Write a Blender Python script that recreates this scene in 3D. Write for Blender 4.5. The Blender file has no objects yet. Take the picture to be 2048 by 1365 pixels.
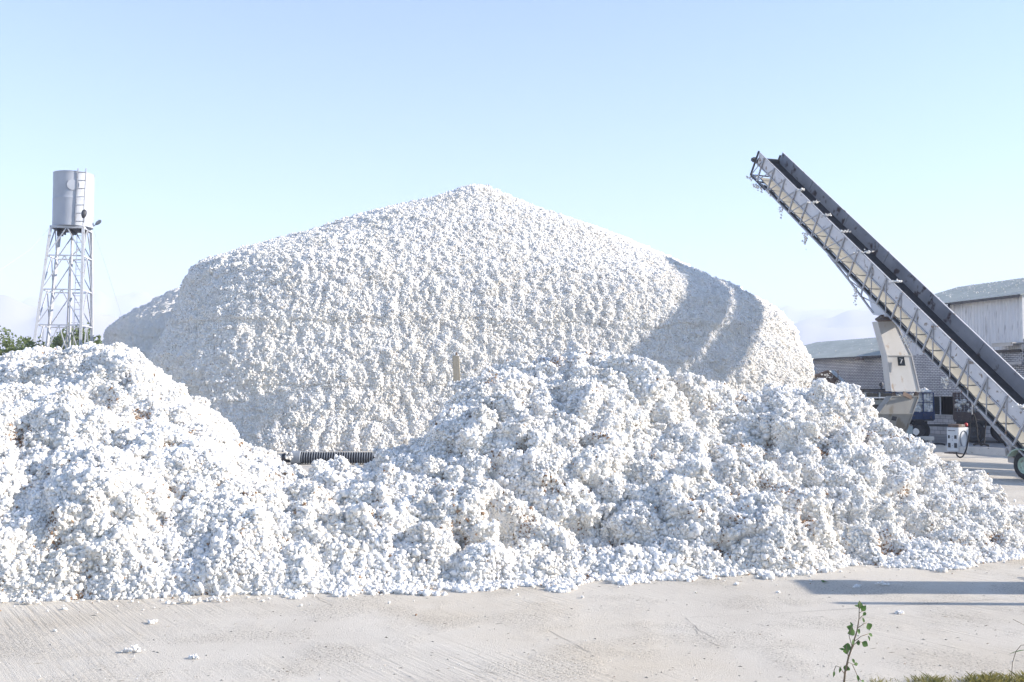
import bpy, bmesh, math, random
import numpy as np
from mathutils import Vector, Matrix, Euler

# ------------------------------------------------------------------ camera, sky, sun, exposure
F = 1991.0; CAMH = 2.4; PITCH = math.atan2(92.5, F)
scene = bpy.context.scene
col = scene.collection
cam_d = bpy.data.cameras.new("camera"); cam = bpy.data.objects.new("camera", cam_d); col.objects.link(cam)
cam_d.sensor_width = 36.0; cam_d.lens = 35.0; cam_d.clip_end = 20000.0; cam_d.clip_start = 0.1
cam.location = (0, 0, CAMH); cam.rotation_euler = (math.pi/2 + PITCH, 0, 0)
scene.camera = cam
SUN_EL, SUN_AZ = math.radians(25.0), math.radians(1.6)     # azimuth: behind the camera side of +X
S = Vector((math.cos(SUN_EL)*math.cos(SUN_AZ), -math.cos(SUN_EL)*math.sin(SUN_AZ), math.sin(SUN_EL)))
w = bpy.data.worlds.new("World"); scene.world = w; w.use_nodes = True
nt = w.node_tree; bg = nt.nodes["Background"]
sky = nt.nodes.new("ShaderNodeTexSky"); sky.sky_type = 'NISHITA'; sky.sun_disc = False
sky.sun_elevation = SUN_EL; sky.sun_rotation = math.radians(90) + SUN_AZ
sky.air_density = 1.0; sky.dust_density = 0.0; sky.ozone_density = 3.0; sky.altitude = 300
nt.links.new(sky.outputs[0], bg.inputs[0]); bg.inputs[1].default_value = 0.11
sl = bpy.data.lights.new("sun", 'SUN'); sl.energy = 5.0; sl.angle = math.radians(0.6); sl.color = (1.0, 0.925, 0.835)
so = bpy.data.objects.new("sun", sl); col.objects.link(so); so.rotation_euler = S.to_track_quat('Z', 'Y').to_euler()
so.location = (60, -30, 60)
scene.view_settings.view_transform = 'Standard'; scene.view_settings.look = 'None'
scene.view_settings.exposure = 1.27; scene.view_settings.gamma = 1.0
scene.cycles.max_bounces = 8; scene.cycles.diffuse_bounces = 5; scene.cycles.volume_bounces = 1
try: scene.cycles.use_denoising = True
except Exception: pass

rnd = random.Random(7)
CP, SP = math.cos(PITCH), math.sin(PITCH)
def P(px, py, Y):
    """world point seen at photo pixel (px,py) at forward distance Y"""
    u = px-1024.0; v = 682.5-py
    dy = F*CP - v*SP; dz = F*SP + v*CP
    k = Y/dy
    return Vector((u*k, Y, CAMH+dz*k))
def G(px, py):
    """ground point under photo pixel"""
    u = px-1024.0; v = 682.5-py
    dy = F*CP - v*SP; dz = F*SP + v*CP
    k = -CAMH/dz
    return Vector((u*k, dy*k, 0))

# ------------------------------------------------------------------ helpers
def tag(o, label=None, cat=None, group=None, kind=None):
    if label: o['label'] = label
    if cat: o['category'] = cat
    if group: o['group'] = group
    if kind: o['kind'] = kind
    return o
def empty(name, loc=(0,0,0), rz=0.0):
    o = bpy.data.objects.new(name, None); col.objects.link(o); o.location = loc; o.rotation_euler = (0,0,rz)
    o.empty_display_size = 0.3
    return o
class MB:
    def __init__(s): s.v = []; s.f = []
    def add(s, vs, fs):
        b = len(s.v); s.v += [tuple(x) for x in vs]; s.f += [tuple(b+i for i in f) for f in fs]; return s
    def box(s, c, size, rot=None):
        c = Vector(c); hx, hy, hz = size[0]/2, size[1]/2, size[2]/2
        vs = [Vector((x,y,z)) for x in (-hx,hx) for y in (-hy,hy) for z in (-hz,hz)]
        if rot is not None: vs = [rot @ q for q in vs]
        return s.add([c+q for q in vs], [(0,1,3,2),(4,6,7,5),(0,4,5,1),(2,3,7,6),(0,2,6,4),(1,5,7,3)])
    def bar(s, p, q, wd, ht, up=(0,0,1)):
        p = Vector(p); q = Vector(q); d = (q-p).normalized(); up = Vector(up)
        a = d.cross(up)
        if a.length < 1e-4: a = d.cross(Vector((1,0,0)))
        a.normalize(); b = a.cross(d)
        o = [a*(i*wd/2)+b*(j*ht/2) for i, j in ((-1,-1),(1,-1),(1,1),(-1,1))]
        return s.add([p+x for x in o]+[q+x for x in o], [(3,2,1,0),(4,5,6,7),(0,1,5,4),(1,2,6,5),(2,3,7,6),(3,0,4,7)])
    def tube(s, pts, r, n=8, cap=True):
        pts = [Vector(x) for x in pts]; N = len(pts); rr = r if isinstance(r, (list, tuple)) else [r]*N
        t0 = (pts[1]-pts[0]).normalized(); ref = Vector((0,0,1)) if abs(t0.z) < .9 else Vector((1,0,0))
        a = t0.cross(ref).normalized(); vs = []
        for i, p in enumerate(pts):
            t = (pts[min(i+1,N-1)]-pts[max(i-1,0)]).normalized()
            a = (a - t*a.dot(t)).normalized(); b = t.cross(a)
            vs += [p+(a*math.cos(2*math.pi*k/n)+b*math.sin(2*math.pi*k/n))*rr[i] for k in range(n)]
        fs = [(i*n+k, i*n+(k+1)%n, (i+1)*n+(k+1)%n, (i+1)*n+k) for i in range(N-1) for k in range(n)]
        if cap: fs += [tuple(reversed(range(n))), tuple((N-1)*n+k for k in range(n))]
        return s.add(vs, fs)
    def prism(s, poly, th):
        n = len(poly); th = Vector(th); A = [Vector(x) for x in poly]; B = [x+th for x in A]
        return s.add(A+B, [tuple(range(n)), tuple(reversed(range(n,2*n)))]+[(i,n+i,n+(i+1)%n,(i+1)%n) for i in range(n)])
    def lathe(s, prof, c, ax, n=24, closed=False):
        c = Vector(c); ax = Vector(ax).normalized(); ref = Vector((0,0,1)) if abs(ax.z) < .9 else Vector((1,0,0))
        a = ax.cross(ref).normalized(); b = ax.cross(a); vs = []
        for (r, h) in prof:
            vs += [c+ax*h+(a*math.cos(2*math.pi*k/n)+b*math.sin(2*math.pi*k/n))*r for k in range(n)]
        m = len(prof); fs = [(i*n+k, i*n+(k+1)%n, ((i+1)%m)*n+(k+1)%n, ((i+1)%m)*n+k) for i in range(m if closed else m-1) for k in range(n)]
        return s.add(vs, fs)
    def build(s, name, mat, parent=None, smooth=False, bevel=0.0, autosmooth=False, world=False):
        if world and parent is not None:
            g = Vector((0,0,0)); a = parent
            while a is not None: g = g+a.location; a = a.parent
            s.v = [(x-g.x, y-g.y, z-g.z) for x, y, z in s.v]
        me = bpy.data.meshes.new(name); me.from_pydata(s.v, [], s.f)
        bm = bmesh.new(); bm.from_mesh(me); bmesh.ops.recalc_face_normals(bm, faces=bm.faces)
        if bevel > 0:
            bmesh.ops.bevel(bm, geom=[e for e in bm.edges if len(e.link_faces)==2 and e.calc_face_angle(0) > .6], offset=bevel, segments=2, affect='EDGES', clamp_overlap=True)
        bm.to_mesh(me); bm.free(); me.update()
        if smooth:
            me.polygons.foreach_set('use_smooth', [True]*len(me.polygons))
            if autosmooth: me.set_sharp_from_angle(angle=math.radians(40))
        me.materials.append(mat)
        o = bpy.data.objects.new(name, me); col.objects.link(o)
        if parent is not None: o.parent = parent
        return o
def npmesh(name, V, Fc, mat, parent=None, smooth=True, tint=None):
    """V (n,3) float, Fc (m,k) int"""
    me = bpy.data.meshes.new(name); V = np.ascontiguousarray(V, dtype=np.float32); Fc = np.ascontiguousarray(Fc, dtype=np.int32)
    k = Fc.shape[1]; me.vertices.add(len(V)); me.vertices.foreach_set('co', V.ravel())
    me.loops.add(Fc.size); me.loops.foreach_set('vertex_index', Fc.ravel())
    me.polygons.add(len(Fc)); me.polygons.foreach_set('loop_start', np.arange(0, Fc.size, k, dtype=np.int32))
    me.polygons.foreach_set('use_smooth', np.full(len(Fc), smooth, dtype=bool))
    me.update(calc_edges=True)
    if tint is not None:
        at = me.color_attributes.new('tint', 'FLOAT_COLOR', 'POINT')
        at.data.foreach_set('color', np.ascontiguousarray(np.concatenate([tint, np.ones((len(tint),1))], 1), dtype=np.float32).ravel())
    me.materials.append(mat)
    o = bpy.data.objects.new(name, me); col.objects.link(o)
    if parent is not None: o.parent = parent
    return o

# ---- vectorised noise
_rs = np.random.RandomState(3)
_perm = np.concatenate([_rs.permutation(4096)]*2).astype(np.int64)
_grad = _rs.normal(size=(4096,3)); _grad /= np.linalg.norm(_grad, axis=1, keepdims=True)
def _h(ix, iy, iz): return _perm[(_perm[(_perm[ix & 4095]+iy) & 4095]+iz) & 4095]
def perlin(p):
    i = np.floor(p).astype(np.int64); f = p-i; u = f*f*f*(f*(f*6-15)+10); out = 0
    for dx in (0,1):
        wx = u[:,0] if dx else 1-u[:,0]
        for dy in (0,1):
            wy = u[:,1] if dy else 1-u[:,1]
            for dz in (0,1):
                wz = u[:,2] if dz else 1-u[:,2]
                g = _grad[_h(i[:,0]+dx, i[:,1]+dy, i[:,2]+dz)]
                out = out + wx*wy*wz*(g[:,0]*(f[:,0]-dx)+g[:,1]*(f[:,1]-dy)+g[:,2]*(f[:,2]-dz))
    return out*1.5
def worley(p):
    i = np.floor(p).astype(np.int64); best = np.full(len(p), 9.0)
    for dx in (-1,0,1):
        for dy in (-1,0,1):
            for dz in (-1,0,1):
                h = _h(i[:,0]+dx, i[:,1]+dy, i[:,2]+dz)
                c = i+np.array([dx,dy,dz])+(_grad[h]*.5+.5)
                best = np.minimum(best, ((c-p)**2).sum(1))
    return np.sqrt(best)

# ------------------------------------------------------------------ materials
def newmat(name):
    m = bpy.data.materials.new(name); m.use_nodes = True
    return m, m.node_tree, m.node_tree.nodes["Principled BSDF"]
def N(nt, t, **k):
    n = nt.nodes.new(t)
    for a, b in k.items(): setattr(n, a, b)
    return n
def ramp(nt, src, stops):
    r = nt.nodes.new("ShaderNodeValToRGB"); e = r.color_ramp.elements
    while len(e) < len(stops): e.new(.5)
    for i, (p, c) in enumerate(stops):
        e[i].position = p; e[i].color = (*c, 1) if len(c) == 3 else c
    nt.links.new(src, r.inputs[0]); return r
def mix(nt, fac, a, b, mode='MIX'):
    m = nt.nodes.new("ShaderNodeMix"); m.data_type = 'RGBA'; m.blend_type = mode
    for s, x in ((0, fac), (6, a), (7, b)):
        if isinstance(x, (int, float)): m.inputs[s].default_value = x
        elif isinstance(x, tuple): m.inputs[s].default_value = (*x, 1)
        else: nt.links.new(x, m.inputs[s])
    return m.outputs[2]
def wx(name, c1, c2, rough=.7, metal=0.0, scale=3.0, spots=None, spot_amt=.62, spot_scale=8.0, bump=.15, bscale=30.0, stretch=(1,1,1)):
    """weathered surface: two tones, optional rust / dirt spots, bump"""
    m, nt, b = newmat(name); tc = N(nt, "ShaderNodeTexCoord"); mp = N(nt, "ShaderNodeMapping")
    mp.inputs['Scale'].default_value = stretch; nt.links.new(tc.outputs['Object'], mp.inputs[0])
    n1 = N(nt, "ShaderNodeTexNoise"); n1.inputs['Scale'].default_value = scale; n1.inputs['Detail'].default_value = 8; nt.links.new(mp.outputs[0], n1.inputs[0])
    c = ramp(nt, n1.outputs[0], [(.3, c1), (.7, c2)]).outputs[0]
    if spots:
        n2 = N(nt, "ShaderNodeTexNoise"); n2.inputs['Scale'].default_value = spot_scale; n2.inputs['Detail'].default_value = 10; nt.links.new(mp.outputs[0], n2.inputs[0])
        r = ramp(nt, n2.outputs[0], [(spot_amt-.03, (0,0,0)), (spot_amt+.05, (1,1,1))]); c = mix(nt, r.outputs[0], c, spots)
    nt.links.new(c, b.inputs['Base Color']); b.inputs['Roughness'].default_value = rough; b.inputs['Metallic'].default_value = metal
    if bump > 0:
        n3 = N(nt, "ShaderNodeTexNoise"); n3.inputs['Scale'].default_value = bscale; n3.inputs['Detail'].default_value = 5; nt.links.new(mp.outputs[0], n3.inputs[0])
        bp = N(nt, "ShaderNodeBump"); bp.inputs['Strength'].default_value = bump; bp.inputs['Distance'].default_value = .01
        nt.links.new(n3.outputs[0], bp.inputs['Height']); nt.links.new(bp.outputs[0], b.inputs['Normal'])
    return m
def cotton_mat(name, bscale, bstr, dist, tint=True):
    m, nt, b = newmat(name)
    tc = N(nt, "ShaderNodeTexCoord")
    n = N(nt, "ShaderNodeTexNoise"); n.inputs['Scale'].default_value = bscale; n.inputs['Detail'].default_value = 6; nt.links.new(tc.outputs['Object'], n.inputs[0])
    n2 = N(nt, "ShaderNodeTexNoise"); n2.inputs['Scale'].default_value = 1.2; n2.inputs['Detail'].default_value = 6; nt.links.new(tc.outputs['Object'], n2.inputs[0])
    c = ramp(nt, n2.outputs[0], [(.35, (.80,.79,.77)), (.65, (.83,.81,.77))]).outputs[0]
    if tint:
        a = N(nt, "ShaderNodeAttribute", attribute_name='tint'); c = mix(nt, 1.0, c, a.outputs['Color'], 'MULTIPLY')
    else:
        n4 = N(nt, "ShaderNodeTexNoise"); n4.inputs['Scale'].default_value = 14; n4.inputs['Detail'].default_value = 3; nt.links.new(tc.outputs['Object'], n4.inputs[0])
        r4 = ramp(nt, n4.outputs[0], [(.66, (0,0,0)), (.72, (1,1,1))]); c = mix(nt, r4.outputs[0], c, (.42,.34,.26))
    nt.links.new(c, b.inputs['Base Color']); b.inputs['Roughness'].default_value = 1.0
    b.inputs['Specular IOR Level'].default_value = 0.05
    if tint: b.inputs['Subsurface Weight'].default_value = .35; b.inputs['Subsurface Radius'].default_value = (1,.95,.9); b.inputs['Subsurface Scale'].default_value = .018
    bp = N(nt, "ShaderNodeBump"); bp.inputs['Strength'].default_value = bstr; bp.inputs['Distance'].default_value = dist
    nt.links.new(n.outputs[0], bp.inputs['Height']); nt.links.new(bp.outputs[0], b.inputs['Normal'])
    return m
M_tuft = cotton_mat('cotton_fibre', 60, .5, .01)
M_heap = cotton_mat('cotton_bed', 40, .7, .02)
M_loaf = cotton_mat('pressed_cotton', 22, .6, .03)
M_steel = wx('grey_steel', (.34,.35,.37), (.46,.46,.47), .55, .3, 2.5, (.22,.15,.11), .62, 9)
M_board = wx('galvanised_board', (.52,.52,.54), (.62,.61,.61), .6, .1, 3.0, (.24,.20,.17), .63, 6)
M_dark_board = wx('dark_steel_board', (.15,.17,.21), (.25,.275,.32), .6, .2, 1.2, (.05,.04,.045), .6, 3)
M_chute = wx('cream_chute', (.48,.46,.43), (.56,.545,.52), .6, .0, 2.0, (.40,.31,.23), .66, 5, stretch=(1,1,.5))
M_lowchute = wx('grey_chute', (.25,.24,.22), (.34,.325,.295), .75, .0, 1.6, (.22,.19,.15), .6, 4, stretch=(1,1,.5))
M_belt = wx('canvas_belt', (.26,.255,.235), (.34,.335,.30), .85, .0, 2.0, (.2,.19,.16), .64, 4)
M_rubber = wx('black_rubber', (.018,.018,.02), (.04,.04,.042), .8, 0, 6)
M_rust = wx('rusty_steel', (.12,.085,.07), (.20,.15,.12), .85, .2, 5, (.30,.27,.25), .6, 8)
M_tank = wx('silver_tank_paint', (.36,.38,.42), (.43,.45,.49), .55, .0, 1.2, (.40,.40,.42), .7, 3, bump=.05)
M_tower = wx('white_tower_paint', (.44,.45,.48), (.54,.55,.57), .6, .0, 3, (.30,.24,.20), .64, 10)
M_darkmetal = wx('dark_metal', (.04,.04,.045), (.09,.09,.095), .6, .3, 5)
M_post = wx('weathered_wood', (.36,.31,.23), (.48,.42,.32), .9, 0, 3, (.2,.17,.14), .62, 10, .3, 25, (6,6,.8))
M_hose = wx('black_hose', (.015,.016,.022), (.03,.032,.04), .45, 0, 5)
M_collar = wx('grey_collar', (.20,.22,.25), (.28,.30,.32), .7, 0, 5)
M_concrete = wx('beam_concrete', (.48,.47,.45), (.58,.56,.53), .9, 0, 3, (.2,.17,.14), .66, 9)
M_cab = wx('cabinet_paint', (.56,.58,.60), (.64,.65,.66), .5, 0, 2, (.3,.24,.2), .7, 8)
M_red = wx('red_paint', (.5,.03,.03), (.6,.06,.05), .5, 0, 4)
M_blue = wx('blue_truck_paint', (.015,.035,.10), (.03,.06,.15), .6, 0, 3, (.12,.09,.08), .64, 8)
M_brown = wx('brown_truck_boards', (.06,.045,.045), (.12,.09,.08), .8, 0, 4, (.2,.18,.16), .62, 9)
M_greycab = wx('grey_cab_paint', (.26,.30,.31), (.38,.41,.41), .6, 0, 3, (.16,.13,.11), .62, 7)
M_wheelgreen = wx('pale_green_rim', (.40,.52,.42), (.50,.60,.50), .6, 0, 5, (.25,.2,.15), .64, 12)
M_roof = wx('green_grey_roof', (.27,.30,.28), (.36,.39,.365), .7, .1, .8, (.42,.43,.43), .62, 3, .1, 10)
M_siding = wx('whitewashed_siding', (.52,.53,.56), (.66,.67,.69), .7, 0, 1.5, (.28,.28,.30), .62, 3, .1, 10, (5,5,.35))
M_dirtywhite = wx('dirty_white', (.55,.56,.57), (.7,.7,.7), .8, 0, 3)
M_yellow = wx('yellow_door', (.35,.2,.03), (.42,.25,.05), .7, 0, 3)
def glass_mat():
    m, nt, b = newmat('dark_glass'); b.inputs['Base Color'].default_value = (.02,.025,.03,1); b.inputs['Roughness'].default_value = .08
    b.inputs['Specular IOR Level'].default_value = .6
    return m
M_glass = glass_mat()
def brick_mat(name, bw, bh, c1, c2, mort, ms=.006):
    m, nt, b = newmat(name); tc = N(nt, "ShaderNodeTexCoord"); sx = N(nt, "ShaderNodeSeparateXYZ"); cx = N(nt, "ShaderNodeCombineXYZ")
    nt.links.new(tc.outputs['Object'], sx.inputs[0]); nt.links.new(sx.outputs[0], cx.inputs[0]); nt.links.new(sx.outputs[2], cx.inputs[1])
    br = N(nt, "ShaderNodeTexBrick"); br.inputs['Scale'].default_value = 1; br.inputs['Brick Width'].default_value = bw; br.inputs['Row Height'].default_value = bh
    br.inputs['Mortar Size'].default_value = ms; br.inputs['Color1'].default_value = (*c1,1); br.inputs['Color2'].default_value = (*c2,1); br.inputs['Mortar'].default_value = (*mort,1)
    nt.links.new(cx.outputs[0], br.inputs[0])
    n = N(nt, "ShaderNodeTexNoise"); n.inputs['Scale'].default_value = .8; n.inputs['Detail'].default_value = 8; nt.links.new(cx.outputs[0], n.inputs[0])
    r = ramp(nt, n.outputs[0], [(.3, (.72,.72,.74)), (.65, (1,1,1))])
    nt.links.new(mix(nt, 1.0, br.outputs[0], r.outputs[0], 'MULTIPLY'), b.inputs['Base Color']); b.inputs['Roughness'].default_value = .9
    bp = N(nt, "ShaderNodeBump"); bp.inputs['Strength'].default_value = .6; bp.inputs['Distance'].default_value = .01; bp.invert = True
    nt.links.new(br.outputs['Fac'], bp.inputs['Height']); nt.links.new(bp.outputs[0], b.inputs['Normal'])
    return m
M_brick = brick_mat('white_brick', .26, .088, (.70,.70,.70), (.58,.58,.60), (.11,.11,.13), .014)
M_block = brick_mat('white_block', .42, .2, (.64,.64,.64), (.56,.56,.57), (.2,.2,.22), .012)
def leaf_mat(name, c1, c2):
    m, nt, b = newmat(name)
    g = N(nt, "ShaderNodeTexCoord"); n = N(nt, "ShaderNodeTexNoise"); n.inputs['Scale'].default_value = 6; nt.links.new(g.outputs['Object'], n.inputs[0])
    nt.links.new(ramp(nt, n.outputs[0], [(.35, c1), (.65, c2)]).outputs[0], b.inputs['Base Color']); b.inputs['Roughness'].default_value = .6
    tr = N(nt, "ShaderNodeBsdfTranslucent"); tr.inputs[0].default_value = (c2[0]*1.6, c2[1]*1.6, c2[2], 1)
    ms = N(nt, "ShaderNodeMixShader"); ms.inputs[0].default_value = .3
    nt.links.new(b.outputs[0], ms.inputs[1]); nt.links.new(tr.outputs[0], ms.inputs[2]); nt.links.new(ms.outputs[0], nt.nodes['Material Output'].inputs[0])
    return m
M_leaf = leaf_mat('green_leaf', (.05,.11,.03), (.10,.18,.05))
M_leaf2 = leaf_mat('tree_leaf', (.09,.13,.05), (.17,.21,.09))
M_grass = leaf_mat('dry_grass', (.07,.10,.03), (.25,.22,.10))
M_stem = wx('plant_stem', (.16,.12,.08), (.22,.17,.10), .8)
M_bark = wx('tree_bark', (.12,.09,.07), (.18,.14,.11), .9)

def ground_mat(name, yard):
    m, nt, b = newmat(name); tc = N(nt, "ShaderNodeTexCoord"); co = tc.outputs['Object']
    def noise(scale, det, src=co, rough=.55):
        n = N(nt, "ShaderNodeTexNoise"); n.inputs['Scale'].default_value = scale; n.inputs['Detail'].default_value = det; n.inputs['Roughness'].default_value = rough
        nt.links.new(src, n.inputs[0]); return n
    if not yard:
        n = noise(.05, 8); nt.links.new(ramp(nt, n.outputs[0], [(.3, (.26,.23,.19)), (.7, (.36,.32,.26))]).outputs[0], b.inputs['Base Color'])
        b.inputs['Roughness'].default_value = .95; return m
    big = noise(.35, 9); mp = N(nt, "ShaderNodeMapping"); mp.inputs['Rotation'].default_value = (0,0,.96); mp2 = N(nt, "ShaderNodeMapping"); mp2.inputs['Scale'].default_value = (.7, 17, 1); nt.links.new(mp.outputs[0], mp2.inputs[0])
    nt.links.new(co, mp.inputs[0]); streak = noise(1.3, 10, mp2.outputs[0], .6)
    c = ramp(nt, big.outputs[0], [(.3, (.52,.475,.405)), (.5, (.59,.545,.47)), (.72, (.54,.485,.40))]).outputs[0]
    smk = noise(.22, 4); smr = ramp(nt, smk.outputs[0], [(.42, (.1,.1,.1)), (.58, (1,1,1))]); c = mix(nt, smr.outputs[0], c, mix(nt, 1.0, c, ramp(nt, streak.outputs[0], [(.33, (.78,.76,.73)), (.43, (1,1,1)), (.75, (1.0,1.0,1.0))]).outputs[0], 'MULTIPLY'))
    gr = noise(38, 6, co, .7); msk = noise(.9, 5); mm = ramp(nt, msk.outputs[0], [(.47, (.12,.12,.12)), (.60, (1,1,1))])
    grr = ramp(nt, gr.outputs[0], [(.38, (.40,.38,.36)), (.48, (1,1,1))])
    c = mix(nt, mm.outputs[0], c, mix(nt, 1.0, c, grr.outputs[0], 'MULTIPLY'))
    st2 = noise(.16, 7); c = mix(nt, 1.0, c, ramp(nt, st2.outputs[0], [(.35, (.86,.85,.84)), (.5, (1,1,1)), (.62, (.95,.915,.86))]).outputs[0], 'MULTIPLY')
    nt.links.new(c, b.inputs['Base Color']); b.inputs['Roughness'].default_value = .92; b.inputs['Specular IOR Level'].default_value = .2
    fine = noise(70, 6, co, .7); ad = N(nt, "ShaderNodeMath", operation='MULTIPLY_ADD')
    gs = N(nt, "ShaderNodeMath", operation='MULTIPLY'); nt.links.new(gr.outputs[0], gs.inputs[0]); nt.links.new(mm.outputs[0], gs.inputs[1])
    nt.links.new(gs.outputs[0], ad.inputs[0]); ad.inputs[1].default_value = 1.6; nt.links.new(fine.outputs[0], ad.inputs[2])
    ad2 = N(nt, "ShaderNodeMath", operation='MULTIPLY_ADD'); sm2 = N(nt, 'ShaderNodeMath', operation='MULTIPLY'); nt.links.new(streak.outputs[0], sm2.inputs[0]); nt.links.new(smr.outputs[0], sm2.inputs[1]); nt.links.new(sm2.outputs[0], ad2.inputs[0]); ad2.inputs[1].default_value = 2.2; nt.links.new(ad.outputs[0], ad2.inputs[2])
    bp = N(nt, "ShaderNodeBump"); bp.inputs['Strength'].default_value = .8; bp.inputs['Distance'].default_value = .014
    nt.links.new(ad2.outputs[0], bp.inputs['Height']); nt.links.new(bp.outputs[0], b.inputs['Normal'])
    return m

# ------------------------------------------------------------------ ground, hills
m = MB(); m.add([(-5900,-900,-.01),(5900,-900,-.01),(5900,6900,-.01),(-5900,6900,-.01)], [(0,1,2,3)])
tag(m.build('ground', ground_mat('dry_earth', False)), kind='structure')
m = MB(); m.add([(-60,6.9,0),(60,6.9,0),(60,90,0),(-60,90,0)], [(0,1,2,3)])
tag(m.build('concrete_yard', ground_mat('yard_concrete', True)), kind='structure')
m = MB(); m.add([(-60,-30,-.004),(60,-30,-.004),(60,7.6,-.004),(-60,7.6,-.004)], [(0,1,2,3)])
tag(m.build('verge_soil', ground_mat('verge_earth', False)), kind='structure')
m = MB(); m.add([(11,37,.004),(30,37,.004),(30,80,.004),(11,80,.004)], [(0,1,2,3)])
tag(m.build('shed_shade_sheet', wx('shade_dark_concrete', (.20,.195,.19), (.32,.31,.30), .9, 0, .5, (.14,.13,.12), .62, 1.5)), kind='structure')  # darker sheet that paints the sheds' shade onto the yard
M_hill = wx('dry_hill', (.32,.28,.24), (.42,.37,.31), .95, 0, .002, bump=0)
def hills(name, pts, Y, depth, seed, x0, x1):
    nx, ny = 260, 30
    px = np.linspace(x0, x1, nx); top = np.interp(px, [a for a, b in pts], [b for a, b in pts])
    V = []
    for j in range(ny):
        t = j/(ny-1)
        Yj = Y - depth + 2*depth*t
        prof = math.sin(math.pi*min(1, t))**.8 if 0 < t < 1 else 0
        for i in range(nx):
            q = P(px[i], top[i], Y); V.append(((px[i]-1024)/F*Yj, Yj, (q.z)*prof-3))
    V = np.array(V); n = perlin(V*np.array([1/420,1/420,0])+seed)+.5*perlin(V*np.array([1/170,1/170,0])+seed)+.25*perlin(V*np.array([1/70,1/70,0])+seed)
    V[:,2] = np.maximum(-4, V[:,2]*(1+.32*n))
    idx = np.arange(nx*ny).reshape(ny, nx); Fc = np.stack([idx[:-1,:-1], idx[:-1,1:], idx[1:,1:], idx[1:,:-1]], -1).reshape(-1,4)
    o = npmesh(name, V, Fc, M_hill); tag(o, kind='structure'); return o
hills('hills', [(-500,600),(-100,585),(0,590),(60,608),(120,602),(170,600),(210,612),(300,625),(420,650),(700,700),(1200,720),(1500,660),(1600,640),(1700,642),(1800,650),(2000,655),(2400,640)], 3200, 700, 3.3, -600, 2600)
hills('distant_hills', [(-500,640),(0,640),(120,612),(200,597),(260,604),(340,625),(500,650),(900,690),(1400,650),(1560,636),(1650,634),(1750,645),(2000,650),(2500,640)], 4600, 800, 9.1, -600, 2600)

# ------------------------------------------------------------------ cotton: tufts
def ico(sub):
    bm = bmesh.new(); bmesh.ops.create_icosphere(bm, subdivisions=sub, radius=1)
    V = np.array([v.co[:] for v in bm.verts]); Fc = np.array([[v.index for v in f.verts] for f in bm.faces]); bm.free(); return V, Fc
def tuft_arrays(pts, rad, seed, sub=2, brown=.012, K=14, lump=.42, bias=1.0):
    rs = np.random.RandomState(seed); V0, F0 = ico(sub); n = len(pts); nv = len(V0)
    vars_ = []
    for k in range(K):
        d = 1+lump*perlin(V0*1.6+k*7.3)*1.6+.32*perlin(V0*3.7+k*3.1)
        vars_.append(V0*d[:,None]*rs.uniform(.62,1.4,(1,3)))
    vars_ = np.array(vars_); kk = rs.randint(K, size=n)
    q = rs.normal(size=(n,4)); q /= np.linalg.norm(q, axis=1, keepdims=True); a,b,c,d = q.T
    R = np.stack([1-2*(c*c+d*d),2*(b*c-d*a),2*(b*d+c*a),2*(b*c+d*a),1-2*(b*b+d*d),2*(c*d-b*a),2*(b*d-c*a),2*(c*d+b*a),1-2*(b*b+c*c)], 1).reshape(n,3,3)
    V = np.einsum('nij,nvj->nvi', R, vars_[kk])*rad[:,None,None]+pts[:,None,:]
    Fc = F0[None]+(np.arange(n)*nv)[:,None,None]
    t = rs.uniform(.93, 1.04, (n,1))*np.array([[1,1,1]])
    warm = rs.uniform(0, 1, n)**3; t = t*(1-warm[:,None]*np.array([[0,.02,.07]]))
    pn = perlin(pts*.8+seed); pm = perlin(pts*3.1+seed+5); t = t*(1-np.clip(pn*.5+.1,0,.35)[:,None]*np.array([[.05,.09,.17]]))*(1-np.clip(pm*.35,0,.16))[:,None]
    br = rs.uniform(size=n) < brown*bias*np.clip(1+3*perlin(pts*2.2+40), .2, 4); t[br] = rs.uniform(.5,1.2,(br.sum(),1))*np.array([[.40,.27,.18]])
    T = np.repeat(t, nv, axis=0)
    V[br] = pts[br][:,None,:]+(V[br]-pts[br][:,None,:])*.45
    return V.reshape(-1,3), Fc.reshape(-1,3), T
def sample_surface(V, Q, n, rs, keep=None):
    A,B,C,D = (V[Q[:,i]] for i in range(4))
    ar = .5*np.linalg.norm(np.cross(C-A, D-B), axis=1)
    if keep is not None: ar = ar*keep
    i = rs.choice(len(Q), n, p=ar/ar.sum()); u = rs.uniform(size=(n,1)); v = rs.uniform(size=(n,1))
    p = (A[i]*(1-u)+B[i]*u)*(1-v)+(D[i]*(1-u)+C[i]*u)*v
    nn = np.cross(C-A, D-B)[i]; nn /= np.maximum(1e-9, np.linalg.norm(nn, axis=1, keepdims=True)); return p, nn, ar.sum()
def grid_normals(Pg):
    du = np.gradient(Pg, axis=1); dv = np.gradient(Pg, axis=0); n = np.cross(du, dv); n /= np.maximum(1e-9, np.linalg.norm(n, axis=2, keepdims=True)); return n
def billow(p, sc, seed): return 1.0-2.2*np.abs(perlin(p*sc+seed))      # puffy lumps, sharp creases (inverted below)

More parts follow.
